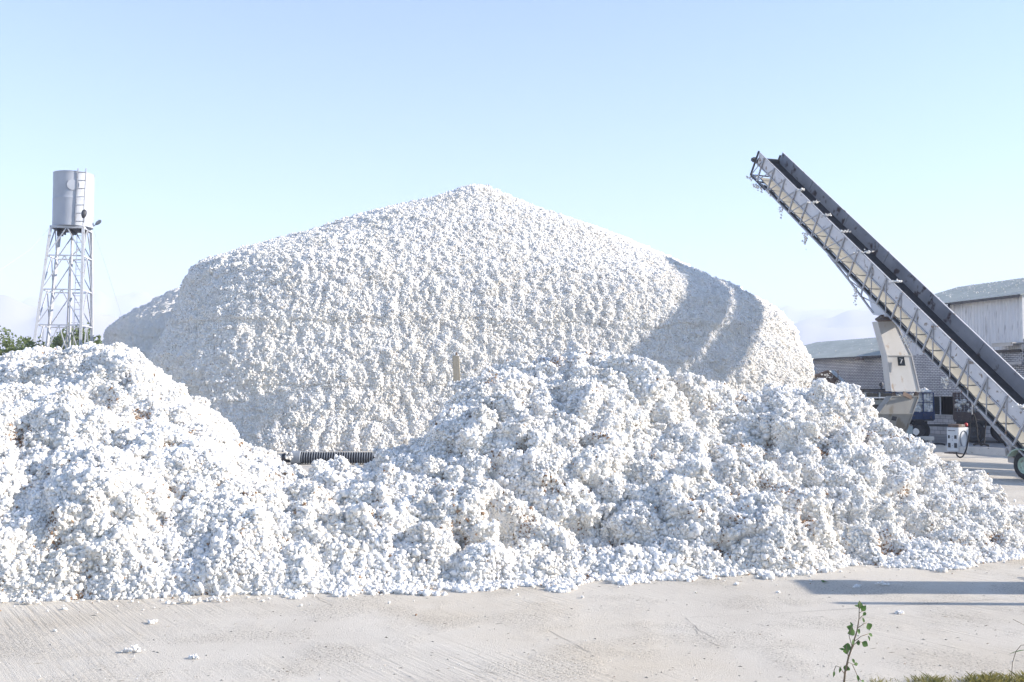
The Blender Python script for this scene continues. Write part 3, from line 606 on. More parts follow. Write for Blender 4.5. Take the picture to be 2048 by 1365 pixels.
# ------------------------------------------------------------------ conveyors
def conveyor(root, U, L, width, D, ext, nst, brace_split=9, bh=.37, shade_skirt=0, fbh=None):
    """U, L: upper tip and a lower point on the near board's top edge (world)"""
    U = Vector(U); L = Vector(L); a = (U-L).normalized(); h = Vector((a.x,a.y,0)).normalized(); w_ = Vector((h.y,-h.x,0))
    if w_.x < 0: w_ = -w_
    n = w_.cross(a)
    if n.z < 0: n = -n
    B = L-a*ext                       # bottom end
    def Q(s, ww, nn): return U-a*s+w_*ww+n*nn
    T = (U-B).length
    def slab(s0, s1, w0, w1, n0, n1):
        m = MB(); m.add([Q(s,ww,nn) for s in (s0,s1) for ww in (w0,w1) for nn in (n0,n1)], [(0,1,3,2),(4,6,7,5),(0,4,5,1),(2,3,7,6),(0,2,6,4),(1,5,7,3)]); return m
    # near board: bays slightly dented panels
    m = MB(); seg = 24
    vs = []; fs = []
    for i in range(seg+1):
        s = .0+T*i/seg; dn = .012*math.sin(i*2.3)
        for ww, nn in ((0,-bh),(.02,-bh),(.02,0+dn),(0,0+dn)): vs.append(Q(s if not (i == 0 and nn < -.1) else .12, ww+.008*math.sin(i*1.7), nn))
    for i in range(seg):
        for k in range(4): fs.append((i*4+k, i*4+(k+1)%4, i*4+4+(k+1)%4, i*4+4+k))
    fs += [(0,1,2,3), tuple(seg*4+k for k in (3,2,1,0))]
    m.add(vs, fs); m.build('side_board', M_board, root, world=True)
    m = slab(.15, T, width, width+.02, -(fbh or bh*1.05), .16).build('side_board', M_dark_board, root, world=True); m['label'] = 'dark blue-grey far side board'
    slab(.15, T, width-.004, width+.03, .162, .18).build('top_rail_or_highlight', M_board, root, world=True)  # pale strip painting the sun highlight along the far board's rim
    m = slab(-.0, T, -.015, .035, .002, .022).build('top_rail_or_highlight', M_steel, root, world=True)
    slab(.0, T, -.02, .04, -D, -D+.045).build('bottom_chord', M_steel, root, world=True)
    slab(1.2, T, width-.04, width+.02, -D, -D+.045).build('bottom_chord', M_steel, root, world=True)
    slab(-.0, T, -.03, .02, -bh-.045, -bh-.003).build('board_rail', M_steel, root, world=True)
    # carrying belt on top and sagging return belt below
    slab(.05, T, .022, width-.004, -bh*.75, -bh*.68).build('carrying_belt', M_rubber, root, world=True)
    m = MB(); sg = 90; vs = []; fs = []
    for i in range(sg+1):
        s = .35+(T-.35)*i/sg; 
        for j in range(7):
            ww = .09+(width-.13)*j/6; sag = -.02*math.sin(math.pi*j/6)-.03*abs(math.sin(i*.55))*math.sin(math.pi*j/6)
            vs.append(Q(s, ww, -D+.10+sag))
    for i in range(sg):
        for j in range(6): fs.append((i*7+j, i*7+j+1, i*7+7+j+1, i*7+7+j))
    m.add(vs, fs); m.build('return_belt', M_belt, root, smooth=True, world=True)
    slab(1.0, T, .03, .09, -D+.05, -D+.09).build('dark_strip', M_rubber, root, world=True)  # narrow black strip just above the near chord
    if shade_skirt: slab(.0, T, .05, .08, -D+.05, -D+shade_skirt).build('shade_skirt_board', M_board, root, world=True)  # added only to give the unseen conveyor's shadow its second band
    pitch = .82
    for i in range(nst):
        s = .42+i*pitch
        if s > T: break
        m = MB(); m.bar(Q(s,-.03,-.02), Q(s+.12,-.03,-D+.02), .055, .05, w_); m.build('strut', M_steel, root, world=True)
        m = MB(); m.bar(Q(s+.12,width+.04,-.0), Q(s+.12,width+.04,-D+.02), .05, .04, w_); m.build('strut', M_steel, root, world=True)
        m = MB()
        if i < brace_split: m.bar(Q(s,-.025,-.05), Q(max(.05,s-pitch+.12),-.025,-D+.04), .028, .028, w_)
        else: m.bar(Q(s,-.025,-.05), Q(min(T,s+pitch*.75),-.025,-D+.04), .026, .026, w_)
        m.build('brace', M_steel, root, world=True)
        m = MB(); m.bar(Q(s+.12,0,-D-.0), Q(s+.12,width,-D-.0), .035, .03, n); m.bar(Q(s+.12,0,-D+.005), Q(s+.12+pitch*.5,width,-D+.005), .022, .02, n); m.build('cross_bar', M_darkmetal, root, world=True)
    # head: roller, end plate with bearings
    m = MB(); m.lathe([(0,0),(.02,0),(.16,.01),(.16,width-.05),(.02,width-.04),(0,width-.04)], Q(.12,.03,-bh*.85), w_, 20); m.build('head_roller', M_rubber, root, smooth=True, autosmooth=True, world=True)
    m = MB(); m.bar(Q(-.03,-.03,.05), Q(.02,-.03,-D), .06, .05, w_); m.bar(Q(.02,-.03,-D), Q(1.2,-.03,-D+.0), .05, .04, w_); m.bar(Q(.0,-.03,-D), Q(.0,width,-D), .04, .04, n)
    m.bar(Q(.05,width+.03,.0), Q(.05,width+.03,-D), .05, .05, w_); m.build('head_frame', M_darkmetal, root, world=True)
    m = MB(); m.box(Q(.0,-.1,-bh*.8), (.14,.14,.16)); m.lathe([(0,0),(.07,0),(.07,.09),(0,.1)], Q(.0,-.12,-bh*.8), -w_, 12); m.build('bearing', M_darkmetal, root, world=True)
    m = MB()
    for k in range(1, 7): m.bar(Q(T*k/7,width+.0,-bh), Q(T*k/7,width+.0,.16), .05, .05, w_)
    m.build('board_stiffener', M_dark_board, root, world=True)
    return Q, a, w_, n, T
U = P(1519,306,36.8); Lp = P(2000,777,26.5)
cv = empty('belt_conveyor', (12.3, 27.5, 0)); tag(cv, 'tall inclined belt conveyor on wheels with a cream discharge chute hanging below', 'conveyor')
CW = .86; CD = .92
Q, a_, w_, n_, T_ = conveyor(cv, U, Lp, CW, CD, 3.0, 22)
# king truss under the middle
k0 = P(1661,506,34.0); k1 = P(1697,560,33.0); k2 = P(1722,593,32.2); k3 = P(1746,624,31.4)
def onchord(px, py):   # nearest point of the near bottom chord to a photo pixel
    best = None
    for i in range(400):
        q = Q(T_*i/400, -.0, -CD); k = F/(q.y*CP+(q.z-CAMH)*SP); x = 1024+q.x*k; y = 682.5-(-q.y*SP+(q.z-CAMH)*CP)*k
        d = (x-px)**2+(y-py)**2
        if best is None or d < best[0]: best = (d, i, q)
    return best[2]
q0 = onchord(1661,506); q1 = onchord(1700,545); q2_ = onchord(1730,575); q3 = onchord(1760,600)
def atY(px, py, Y): return P(px, py, Y)
K = [q0, P(1697,560,q1.y), P(1722,593,q2_.y), P(1746,626,q3.y)]
for off in (0.0, CW):
    m = MB()
    for u_, v_ in zip(K[:-1], K[1:]): m.bar(u_+w_*off, v_+w_*off, .05, .05)
    m.bar(q1+w_*off, K[1]+w_*off, .045, .045); m.bar(q2_+w_*off, K[2]+w_*off, .045, .045); m.bar(K[1]+w_*off, q2_+w_*off, .03, .03); m.bar(K[2]+w_*off, q3+w_*off, .03, .03)
    m.build('truss_brace', M_steel, cv, world=True)
# hopper plate and chute
hy = q3.y
pl = MB(); pl.prism([onchord(1752,572)+Vector((0,0,.05)), P(1746,630,hy), P(1800,626,hy), onchord(1800,622)+Vector((0,0,.05))], w_*.05)
hop = pl.build('hopper', M_board, cv, world=True)
pl = MB(); pl.prism([onchord(1752,572)+w_*(CW-.05), P(1746,630,hy)+w_*(CW-.05), P(1800,626,hy)+w_*(CW-.05), onchord(1800,622)+w_*(CW-.05)], w_*.05)
pl.build('hopper_back', M_board, cv, world=True)
FN = Vector((.12,-.993,0)).normalized(); FR = Vector((.993,.12,0))          # chute front normal, width direction
def duct(segs, name, mat, depth, th=.03, open_top=True):
    """segs: list of (left px, right px, y, Y) of the front face"""
    m = MB(); back = -FN*depth
    n = len(segs); Lf = [P(s[0], s[2], s[3]) for s in segs]; Rt = []
    for s, l in zip(segs, Lf):
        wpx = s[1]-s[0]; Y = s[3]; wid = wpx/F*Y/(FR.x-FR.y*(s[1]-1024)/F); Rt.append(l+FR*wid)
    for i in range(n-1):
        l0, r0, l1, r1 = Lf[i], Rt[i], Lf[i+1], Rt[i+1]
        for A, B_, C_, D_ in ((l0,r0,r1,l1), (l0+back,r0+back,r1+back,l1+back)): m.prism([A,B_,C_,D_], back.normalized()*th)
        m.prism([l0,l1,l1+back,l0+back], FR*th*.9); m.prism([r0,r1,r1+back,r0+back], -FR*th*.9)
    rim = []
    o = m.build(name, mat, cv, world=True)
    m = MB()
    for i in range(n):
        m.bar(Lf[i]+FN*.012, Rt[i]+FN*.012, .03, .02, FN)
    for i in range(n-1): m.bar(Lf[i]+FN*.012, Lf[i+1]+FN*.012, .03, .02, FN); m.bar(Rt[i]+FN*.012, Rt[i+1]+FN*.012, .03, .02, FN)
    m.build('flange', mat, o, world=True)
    return Lf, Rt, o
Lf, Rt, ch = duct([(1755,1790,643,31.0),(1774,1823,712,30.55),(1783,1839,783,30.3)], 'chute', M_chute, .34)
# window in the chute
wc = P(1801,723,30.36); m = MB(); m.prism([P(1794,714.5,30.48)+FN*.03, P(1807,714,30.52)+FN*.03, P(1810,732,30.44)+FN*.03, P(1796,732,30.40)+FN*.03], -FN*.02); m.build('inspection_window', M_glass, ch, world=True)
m = MB(); m.bar(P(1799,718,30.4), P(1804,719,30.4), .02, .02); m.bar(P(1804,719,30.4), P(1801,727,30.35), .02, .02); m.build('window_latch', M_steel, ch, world=True)
m = MB(); t0 = P(1750,640,30.5); m.prism([P(1750,641,30.4), P(1762,633,30.5), P(1786,633,30.9), P(1792,639,30.9), P(1786,643,30.6), P(1756,644,30.3)], Vector((0,0,.05))); m.build('chute_hood', M_rust, ch, world=True)
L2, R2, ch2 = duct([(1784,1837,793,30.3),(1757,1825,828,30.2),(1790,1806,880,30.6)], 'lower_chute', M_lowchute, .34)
m = MB(); m.bar(P(1786,786,30.4), P(1789,794,30.4), .09, .1); m.bar(P(1834,785,30.7), P(1830,795,30.7), .09, .1); m.bar(P(1806,787,30.2), P(1826,797,30.4), .12, .02, FN); m.build('hinge', M_rust, ch2, world=True)
m = MB(); m.prism([P(1786,833,30.0), P(1794,834,30.0), P(1792,842,30.1), P(1783,841,30.1)], -FN*.03); m.build('vent', M_darkmetal, ch2, world=True)
# chassis beam, axle, wheels
bl = P(1790,893,32.0); br_ = P(2016,905,26.6)
m = MB(); m.bar(bl, br_, .16, .20); bm_ = m.build('chassis_beam', M_concrete, cv, bevel=.01, world=True)
m = MB(); m.box(br_+Vector((.1,-.05,.02)), (.22,.3,.26)); m.box(br_+Vector((.22,.0,-.2)), (.3,.34,.16)); m.bar(br_+Vector((.2,0,.05)), Q(13.3,.1,-CD), .1, .1); m.bar(br_+Vector((.2,0,.05)), Q(14.3,.1,-CD), .08, .08); m.build('axle_bracket', M_steel, cv, bevel=.008, world=True)
wc_ = P(2054,932,26.0); wc_.z = .37; axd = w_.copy()
axle_end = wc_+axd*1.75
m = MB(); m.tube([wc_-axd*.05, axle_end+axd*.05], .045, 10); m.build('axle', M_darkmetal, cv, world=True)
m = MB(); m.bar(br_+Vector((.2,0,-.1)), wc_+axd*.3, .1, .1); m.bar(Q(14.3,.1,-CD), wc_+axd*.3, .08, .08); m.build('wheel_support', M_steel, cv, world=True)
def wheel(parent, c, ax, R, wdt, rimmat, name='wheel'):
    ax = Vector(ax).normalized(); c = Vector(c); e = wdt/2; m = MB(); rr = R*.58
    m.lathe([(rr,-e*.8),(R*.82,-e),(R*.95,-e*.85),(R,-e*.5),(R,e*.5),(R*.95,e*.85),(R*.82,e),(rr,e*.8)], c, ax, 36, closed=True)
    wh = m.build(name, M_rubber, parent, smooth=True, autosmooth=True, world=True)
    m = MB(); m.lathe([(rr*1.03,-e*.85),(rr*.95,-e*.7),(rr*.85,-e*.2),(rr*.4,-e*.1),(rr*.32,-e*.75),(0,-e*.75)], c, ax, 28); m.lathe([(rr*1.03,e*.85),(rr*.95,e*.7),(rr*.85,e*.2),(0,e*.1)], c, ax, 28)
    for k in range(6):
        t = Vector((0,0,1)); b = ax.cross(t).normalized(); g = 2*math.pi*k/6; p = c-ax*e*.25+(t*math.cos(g)+b*math.sin(g))*rr*.55; m.lathe([(0,-.02),(.02,-.02),(.02,0)], p, ax, 8)
    m.build('rim', rimmat, wh, smooth=True, autosmooth=True, world=True); return wh
wheel(cv, wc_, axd, .37, .2, M_wheelgreen); wheel(cv, axle_end, axd, .37, .2, M_wheelgreen)
m = MB(); fpts = [wc_-axd*.14+Vector((0,0,0))+(-Vector((a_.x,a_.y,0)).normalized()*math.cos(t)+Vector((0,0,1))*math.sin(t))*.43 for t in np.linspace(1.2,2.6,7)]
for u_, v_ in zip(fpts[:-1], fpts[1:]): m.bar(u_, v_, .25, .02)
m.build('mudguard', M_wheelgreen, cv, world=True)
# clumps of cotton caught on the conveyor
gcl = 'clumps of cotton caught on the conveyor'
def proj(q): k = F/(q.y*CP+(q.z-CAMH)*SP); return 1024+q.x*k, 682.5-(-q.y*SP+(q.z-CAMH)*CP)*k
for i, (s, ww, nn, sz, dr, lb) in enumerate([
    (.05,-.02,-CD,(.28,.1,.2),1.2,'ragged cotton hanging from the very tip of the tall conveyor'),
    (.75,-.02,-CD,(.5,.12,.25),1.3,'thick fringe of cotton under the head frame of the conveyor'),
    (1.35,.05,-CD+.06,(.3,.1,.15),1.0,'cotton lodged in the corner just behind the conveyor head frame'),
    (2.45,-.02,-CD,(.12,.08,.32),1.6,'long thin cotton strand below the third strut of the conveyor'),
    (4.25,-.02,-CD,(.16,.1,.4),1.6,'forked cotton strand hanging from the conveyor chord above the brace'),
    (7.6,-.04,-CD-.1,(.12,.1,.5),1.4,'cotton fringe running down the steel at the top of the hopper'),
    (10.4,-.02,-CD,(.22,.1,.35),1.3,'cotton and string dangling beneath the conveyor right of the cream chute'),
    (12.4,-.02,-CD,(.2,.1,.3),1.2,'cotton gathered where the hanging black cable is tied'),
    (3.0,.10,.03,(.3,.12,.14),0,'topmost white clump on the near rail in front of the dark far board'),
    (3.9,.10,.03,(.4,.12,.12),0,'second clump down the near rail of the tall conveyor'),
    (4.8,.10,.03,(.35,.12,.12),0,'third clump down the near rail of the tall conveyor'),
    (5.9,.10,.03,(.45,.12,.14),0,'fourth clump down the near rail of the tall conveyor'),
    (7.2,.10,.03,(.6,.14,.16),0,'largest clump on the near rail, above the hopper'),
    (8.9,.10,.03,(.4,.14,.14),0,'sixth clump down the near rail, just right of the hopper'),
    (14.9,.05,.05,(.5,.16,.18),0,'white clump riding on the near rail at the right edge')]):
    sz = tuple(x*(.75 if dr > 0 else .5) for x in sz); p = Q(s, ww, nn); clump(p, sz, 30, 200+i, lb, gcl, drop=dr)

# cabinet on the beam
cb = P(1906,905,28.7); ce = empty('electric_cabinet', (cb.x, cb.y, cb.z)); ce.rotation_euler = (0,0,math.radians(-58))
tag(ce, 'pale grey electric control cabinet fixed to the conveyor beam, with coiled wire on its side', 'cabinet')
m = MB(); m.box((0,0.24,.36), (.37,.48,.70)); m.build('case', M_cab, ce, bevel=.01)
m = MB(); m.box((0,-.008,.36), (.35,.016,.66)); dr_ = m.build('door', M_cab, ce, bevel=.004)
for x, z, w2, h2 in ((-.11,.44,.05,.09),(.10,.44,.07,.10),(-.10,.2,.08,.13),(.10,.2,.085,.14)):
    m = MB(); m.box((x,-.024,z), (w2,.016,h2)); m.build('switch', M_darkmetal, dr_, bevel=.004)
for x, z in ((-.12,.62),(-.08,.62),(-.04,.62),(0,.62),(.04,.62),(.08,.62)):
    m = MB(); m.lathe([(0,0),(.012,0),(.012,.014),(0,.016)], (x,-.016,z), (0,-1,0), 8); m.build('indicator', M_darkmetal, dr_)
for x, z in ((0,.46),(0,.38),(0,.34),(0,.2)):
    m = MB(); m.lathe([(0,0),(.008,0),(.008,.01),(0,.012)], (x,-.016,z), (0,-1,0), 8); m.build('indicator', M_darkmetal, dr_)
m = MB(); m.box((.03,.2,-.03), (.55,.5,.03)); m.build('shelf', M_rust, ce)
m = MB(); pts = [(.195+.0*t,.24+.17*math.cos(t)*(1+.12*math.sin(t*.4)),.38+.24*math.sin(t)) for t in np.linspace(0,6.28*2.6,60)]; m.tube(pts, .011, 6); m.build('wire_coil', M_collar, ce, smooth=True)
m = MB(); m.box((-.0,.2,.755), (.34,.34,.09)); tag_o = m.build('wood_scrap', M_rust, None, bevel=.01); tag_o.location = ce.location; tag_o.rotation_euler = ce.rotation_euler; tag(tag_o, 'rusty brown plank scrap lying on top of the electric cabinet', 'scrap')
m = MB(); m.lathe([(0,0),(.04,.0),(.055,.03),(.045,.08),(.02,.1),(0,.1)], (.16,.40,.74), (0,0,1), 12); tag_o = m.build('red_cap', M_red, None, smooth=True); tag_o.location = ce.location; tag_o.rotation_euler = ce.rotation_euler; tag(tag_o, 'small bright red cap on the right corner of the cabinet', 'cap')
def cable(pts, Y, r, name, label, mat=M_rubber, cat='cable'):
    pp = [P(x, y, Y if len(z) == 0 else z[0]) for x, y, *z in pts]
    # smooth with catmull-rom
    out = []
    for i in range(len(pp)-1):
        p0, p1, p2, p3 = pp[max(0,i-1)], pp[i], pp[i+1], pp[min(len(pp)-1,i+2)]
        for k in range(6):
            t = k/6; out.append(.5*((2*p1)+(p2-p0)*t+(2*p0-5*p1+4*p2-p3)*t*t+(3*p1-p0-3*p2+p3)*t*t*t))
    out.append(pp[-1]); m = MB(); m.tube(out, r, 8); o = m.build(name, mat, smooth=True); tag(o, label, cat); return o
cable([(1913,905),(1914,911),(1920,915),(1927,911),(1934,893),(1939,862),(1941,842),(1945,830),(1949,834),(1953,852),(1955,876),(1962,891),(1968,884),(1970,860),(1973,845),(1981,840),(1990,850),(2000,872),(2012,893),(2026,906)], 27.8, .022, 'power_cable', 'thick black power cable looping down from the conveyor to the cabinet')
cable([(1944,806),(1945,815),(1944,826),(1945,832)], 27.8, .014, 'rope', 'short frayed rope holding up the black cable loop', M_dirtywhite, 'rope')
cable([(1862,890,29.6),(1872,888,29.5),(1882,888,29.3),(1890,890,29.2)], 29, .03, 'cable_scrap', 'short dark cable lying on the beam left of the cabinet')
cable([(1947,890,28.0),(1955,888,27.9),(1968,889,27.7),(1978,892,27.6)], 29, .03, 'cable_scrap', 'short dark cable lying on the beam right of the cabinet')

# engine unit under the chute
en = empty('engine_unit', (P(1828,888,32.5).x, 32.5, 0)); tag(en, 'old engine unit with a round lamp and pale blue tank below the chute', 'engine')
m = MB(); m.box((-.28,.1,.88), (.38,.5,.62)); m.build('tank', wx('pale_blue_tank', (.22,.28,.31), (.34,.40,.42), .7, 0, 4, (.18,.14,.12), .6, 8), en, bevel=.02)
m = MB(); m.box((.02,.15,.62), (.34,.4,.34)); m.box((.05,.1,.86), (.2,.3,.16)); m.lathe([(0,0),(.13,0),(.13,.3),(0,.3)], (.12,.0,.62), (0,-1,0), 16)
for k in range(5): m.box((.02,-.07,.5+k*.06), (.3,.03,.02))
m.build('engine_block', M_darkmetal, en, bevel=.012)
m = MB(); m.lathe([(0,0),(.105,0),(.11,.03),(.08,.12),(0,.14)], (.02,-.14,.96), (0,1,0), 20); m.build('lamp', M_dirtywhite, en, smooth=True, autosmooth=True)
m = MB(); m.tube([(.0,-.1,.84),(.12,-.16,.74),(.1,-.16,.62),(-.08,-.15,.6),(-.12,-.12,.7)], .022, 8); m.tube([(-.1,-.12,.85),(-.02,-.18,.78),(.05,-.17,.7)], .016, 8); m.build('pipe', M_steel, en, smooth=True)
m = MB(); m.box((.36,0,.74), (.55,.14,.13)); m.box((.52,0,.5), (.09,.1,.36)); m.box((.52,0,.3), (.2,.3,.06)); m.box((.0,0,.38), (1.1,.3,.1)); m.box((-.4,0,.17), (.1,.1,.34)); m.box((.4,0,.14), (.1,.1,.28)); m.build('stand', M_concrete, en, bevel=.006)

# ------------------------------------------------------------------ sheds (local x runs away along the facade, +y faces the yard)
FD = Vector((-.2632,.9648,0)); ang = math.atan2(FD.y, FD.x); OX, OY = 23.39, 45.5
def shed_root(name): return empty(name, (OX, OY, 0), ang)
def lam(m, x0, x1, y0, z0, y1, z1, th, parent, mat, name):
    """roof sheet from eave (y0,z0) to ridge (y1,z1) with shallow corrugation"""
    n = max(4, int((x1-x0)/.14)); vs = []; fs = []
    for i in range(n+1):
        x = x0+(x1-x0)*i/n; dz = .02*(i%2)
        vs += [(x,y0,z0+dz),(x,y1,z1+dz),(x,y1,z1+dz-th),(x,y0,z0+dz-th)]
    for i in range(n):
        for k in range(4): fs.append((i*4+k, i*4+(k+1)%4, i*4+4+(k+1)%4, i*4+4+k))
    fs += [(0,1,2,3), tuple(n*4+k for k in (3,2,1,0))]; m.add(vs, fs)
def gable(m, x, y0, z0, ym, zm, y1, z1, t):
    m.prism([(x,y0,0),(x,y0,z0),(x,ym,zm),(x,y1,z1),(x,y1,0)], (t,0,0))
def fluff_on(parent, x0, x1, y0, z0, y1, z1, n, seed, nm='roof_fluff', r=(.012,.035)):
    r_ = np.random.RandomState(seed); u = r_.uniform(size=n); v = r_.uniform(size=n)**.6
    pts = np.stack([x0+(x1-x0)*u, y0+(y1-y0)*v, z0+(z1-z0)*v+.04], 1); V, Fc, T = tuft_arrays(pts, r_.uniform(r[0], r[1], n), seed, 1, 0); o = npmesh(nm, V, Fc, M_tuft, parent, tint=T); o['kind'] = 'stuff'
# tall shed
tall = shed_root('tall_shed'); tag(tall, 'tall shed with whitewashed metal siding above white brick, behind the conveyor', 'shed')
W1 = 9.9
m = MB()
for x0, x1, z0, z1 in ((0,4.55,.97,4.15),(6.35,W1,.97,4.15),(4.55,6.35,1.95,4.15)): m.box(((x0+x1)/2,-.15,(z0+z1)/2), (x1-x0,.3,z1-z0))
wall = m.build('wall', M_brick, tall)
m = MB(); m.box((W1/2,-.13,.485), (W1,.34,.97)); m.build('plinth', M_block, tall)
m = MB(); nrib = int(W1/.2); vs = []; fs = []
for i in range(nrib*2+1):
    x = W1*i/(nrib*2); y = .03 if i % 2 else .0; jj = .03*math.sin(i*5.1)
    vs += [(x,y,4.12+jj),(x,y,6.75)]
fs = [(2*i,2*i+2,2*i+3,2*i+1) for i in range(nrib*2)]
m.add(vs, fs); m.build('siding', M_siding, tall)
m = MB(); gable(m, 0.02, -.05,6.7,-5,8.05,-10,6.7,.1); gable(m, W1-.12,-.05,6.7,-5,8.05,-10,6.7,.1); m.box((W1/2,-10,3.35), (W1,.2,6.7)); m.build('end_wall', M_siding, tall)
m = MB(); lam(m, -.35, W1+.3, .4, 6.62, -5, 8.12, .05, tall, M_roof, 'roof'); lam(m, -.35, W1+.3, -10.4, 6.62, -5.02, 8.12, .05, tall, M_roof, 'roof'); rf = m.build('roof', M_roof, tall)
fluff_on(rf, 0, W1, .3, 6.7, -4.9, 8.15, 260, 41)
m = MB(); m.box((W1/2-.0,.42,6.56), (W1+.6,.05,.12)); m.build('eave_board', M_darkmetal, tall)
m = MB(); m.box((2.3,.05,4.08), (4.4,.1,.14)); m.build('flashing', M_darkmetal, tall)
m = MB(); m.bar((4.55,-.06,.97),(4.55,-.06,1.95),.05,.06); m.bar((6.35,-.06,.97),(6.35,-.06,1.95),.05,.06); m.bar((4.55,-.06,1.95),(6.35,-.06,1.95),.05,.05); m.bar((4.5,.04,.99),(6.4,.04,.99),.12,.04); m.bar((5.75,-.06,1.0),(5.75,-.06,1.93),.04,.05); win = m.build('window', M_dirtywhite, tall)
m = MB(); m.box((6.06,-.1,1.46), (.55,.01,.92)); m.build('pane', M_glass, win)
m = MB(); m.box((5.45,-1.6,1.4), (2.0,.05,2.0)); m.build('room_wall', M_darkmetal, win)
m = MB(); m.box((5.0,-.3,1.45), (.09,.06,.94)); m.build('yellow_upright', M_yellow, win)
m = MB(); m.box((4.4,.5,6.42), (.3,.12,.28)); 
fl = m.build('floodlight', M_darkmetal, tall, bevel=.01)
for ii in range(2):
    for jj in range(3):
        m = MB(); m.box((4.33+ii*.13,.565,6.34+jj*.085), (.10,.01,.06)); m.build('lens', M_dirtywhite, fl)
m = MB(); m.box((.55,.35,4.42), (1.3,.7,.06)); m.box((.55,.68,4.36), (1.3,.04,.16)); m.build('canopy', M_chute, tall, bevel=.01)
m = MB(); m.box((-.02,.02,5.4), (.16,.16,2.5)); m.build('corner_trim', M_dirtywhite, tall)
m = MB(); m.tube([(1.05,.25,0),(1.05,.25,4.0)], .07, 10); m.tube([(.55,.25,0),(.55,.25,3.4)], .04, 10); m.box((.5,.25,3.5), (1.4,.12,.14)); m.build('pipe_frame', M_steel, tall)
# low shed
low = shed_root('low_shed'); tag(low, 'low white brick shed with a green-grey sheet roof beside the huge cotton stack', 'shed')
X0, X1 = W1+.01, 26.0
m = MB(); m.box(((X0+X1)/2,-.16,2.6), (X1-X0,.3,3.25)); m.build('wall', M_brick, low)
m = MB(); m.box(((X0+X1)/2,-.14,.485), (X1-X0,.34,.97)); m.build('plinth', M_block, low)
m = MB(); gable(m, X1-.1,-.05,4.2,-6,5.6,-12,4.2,.1); m.box(((X0+X1)/2,-12,2.1), (X1-X0,.2,4.2)); m.build('end_wall', M_brick, low)
m = MB(); lam(m, X0, X1+.3, .45, 4.16, -6, 5.68, .05, low, M_roof, 'roof'); lam(m, X0, X1+.3, -12.4, 4.2, -6.02, 5.68, .05, low, M_roof, 'roof'); rf = m.build('roof', M_roof, low)
fluff_on(rf, X0, X1, .2, 4.25, -5.8, 5.7, 60, 42)
m = MB(); m.box(((X0+X1)/2,.46,4.12), (X1-X0,.04,.09)); m.build('eave_board', M_darkmetal, low)
m = MB(); m.box((X0+4.6,-7.6,5.9), (4.4,1.6,.8)); rb = m.build('roof_vent', wx('dark_green_grey', (.07,.10,.11), (.10,.13,.14), .8, 0), low)
m = MB(); m.box((X0+4.6,-7.6,6.34), (4.8,2.0,.08)); m.build('vent_cap', M_rust, rb)
m = MB(); m.lathe([(0,0),(.26,.0),(.24,.08),(.12,.2),(0,.24)], (11.6,.62,3.92), (0,0,1), 18); m.build('eave_lamp', M_rust, low, smooth=True)
# unseen annex added beyond the right edge to shade trailers and yard
anx = shed_root('shade_annex'); tag(anx, 'unseen white brick lean-to added beyond the right edge to shade the trailers', 'shed')
m = MB(); m.box((-6.2,-.35,2.3), (12.2,.3,4.6)); m.build('wall', M_brick, anx)  # wall of the added shade annex
m = MB(); lam(m, -12.5, -.1, .1, 4.6, -5, 5.4, .05, anx, M_roof, 'roof'); m.build('roof', M_roof, anx)  # roof of the added shade annex
m = MB(); m.prism([(-12.2,-.5,0),(-12.2,-.5,4.5),(-12.2,-5,5.3),(-12.2,-5,0)], (.2,0,0)); m.build('end_wall', M_brick, anx)

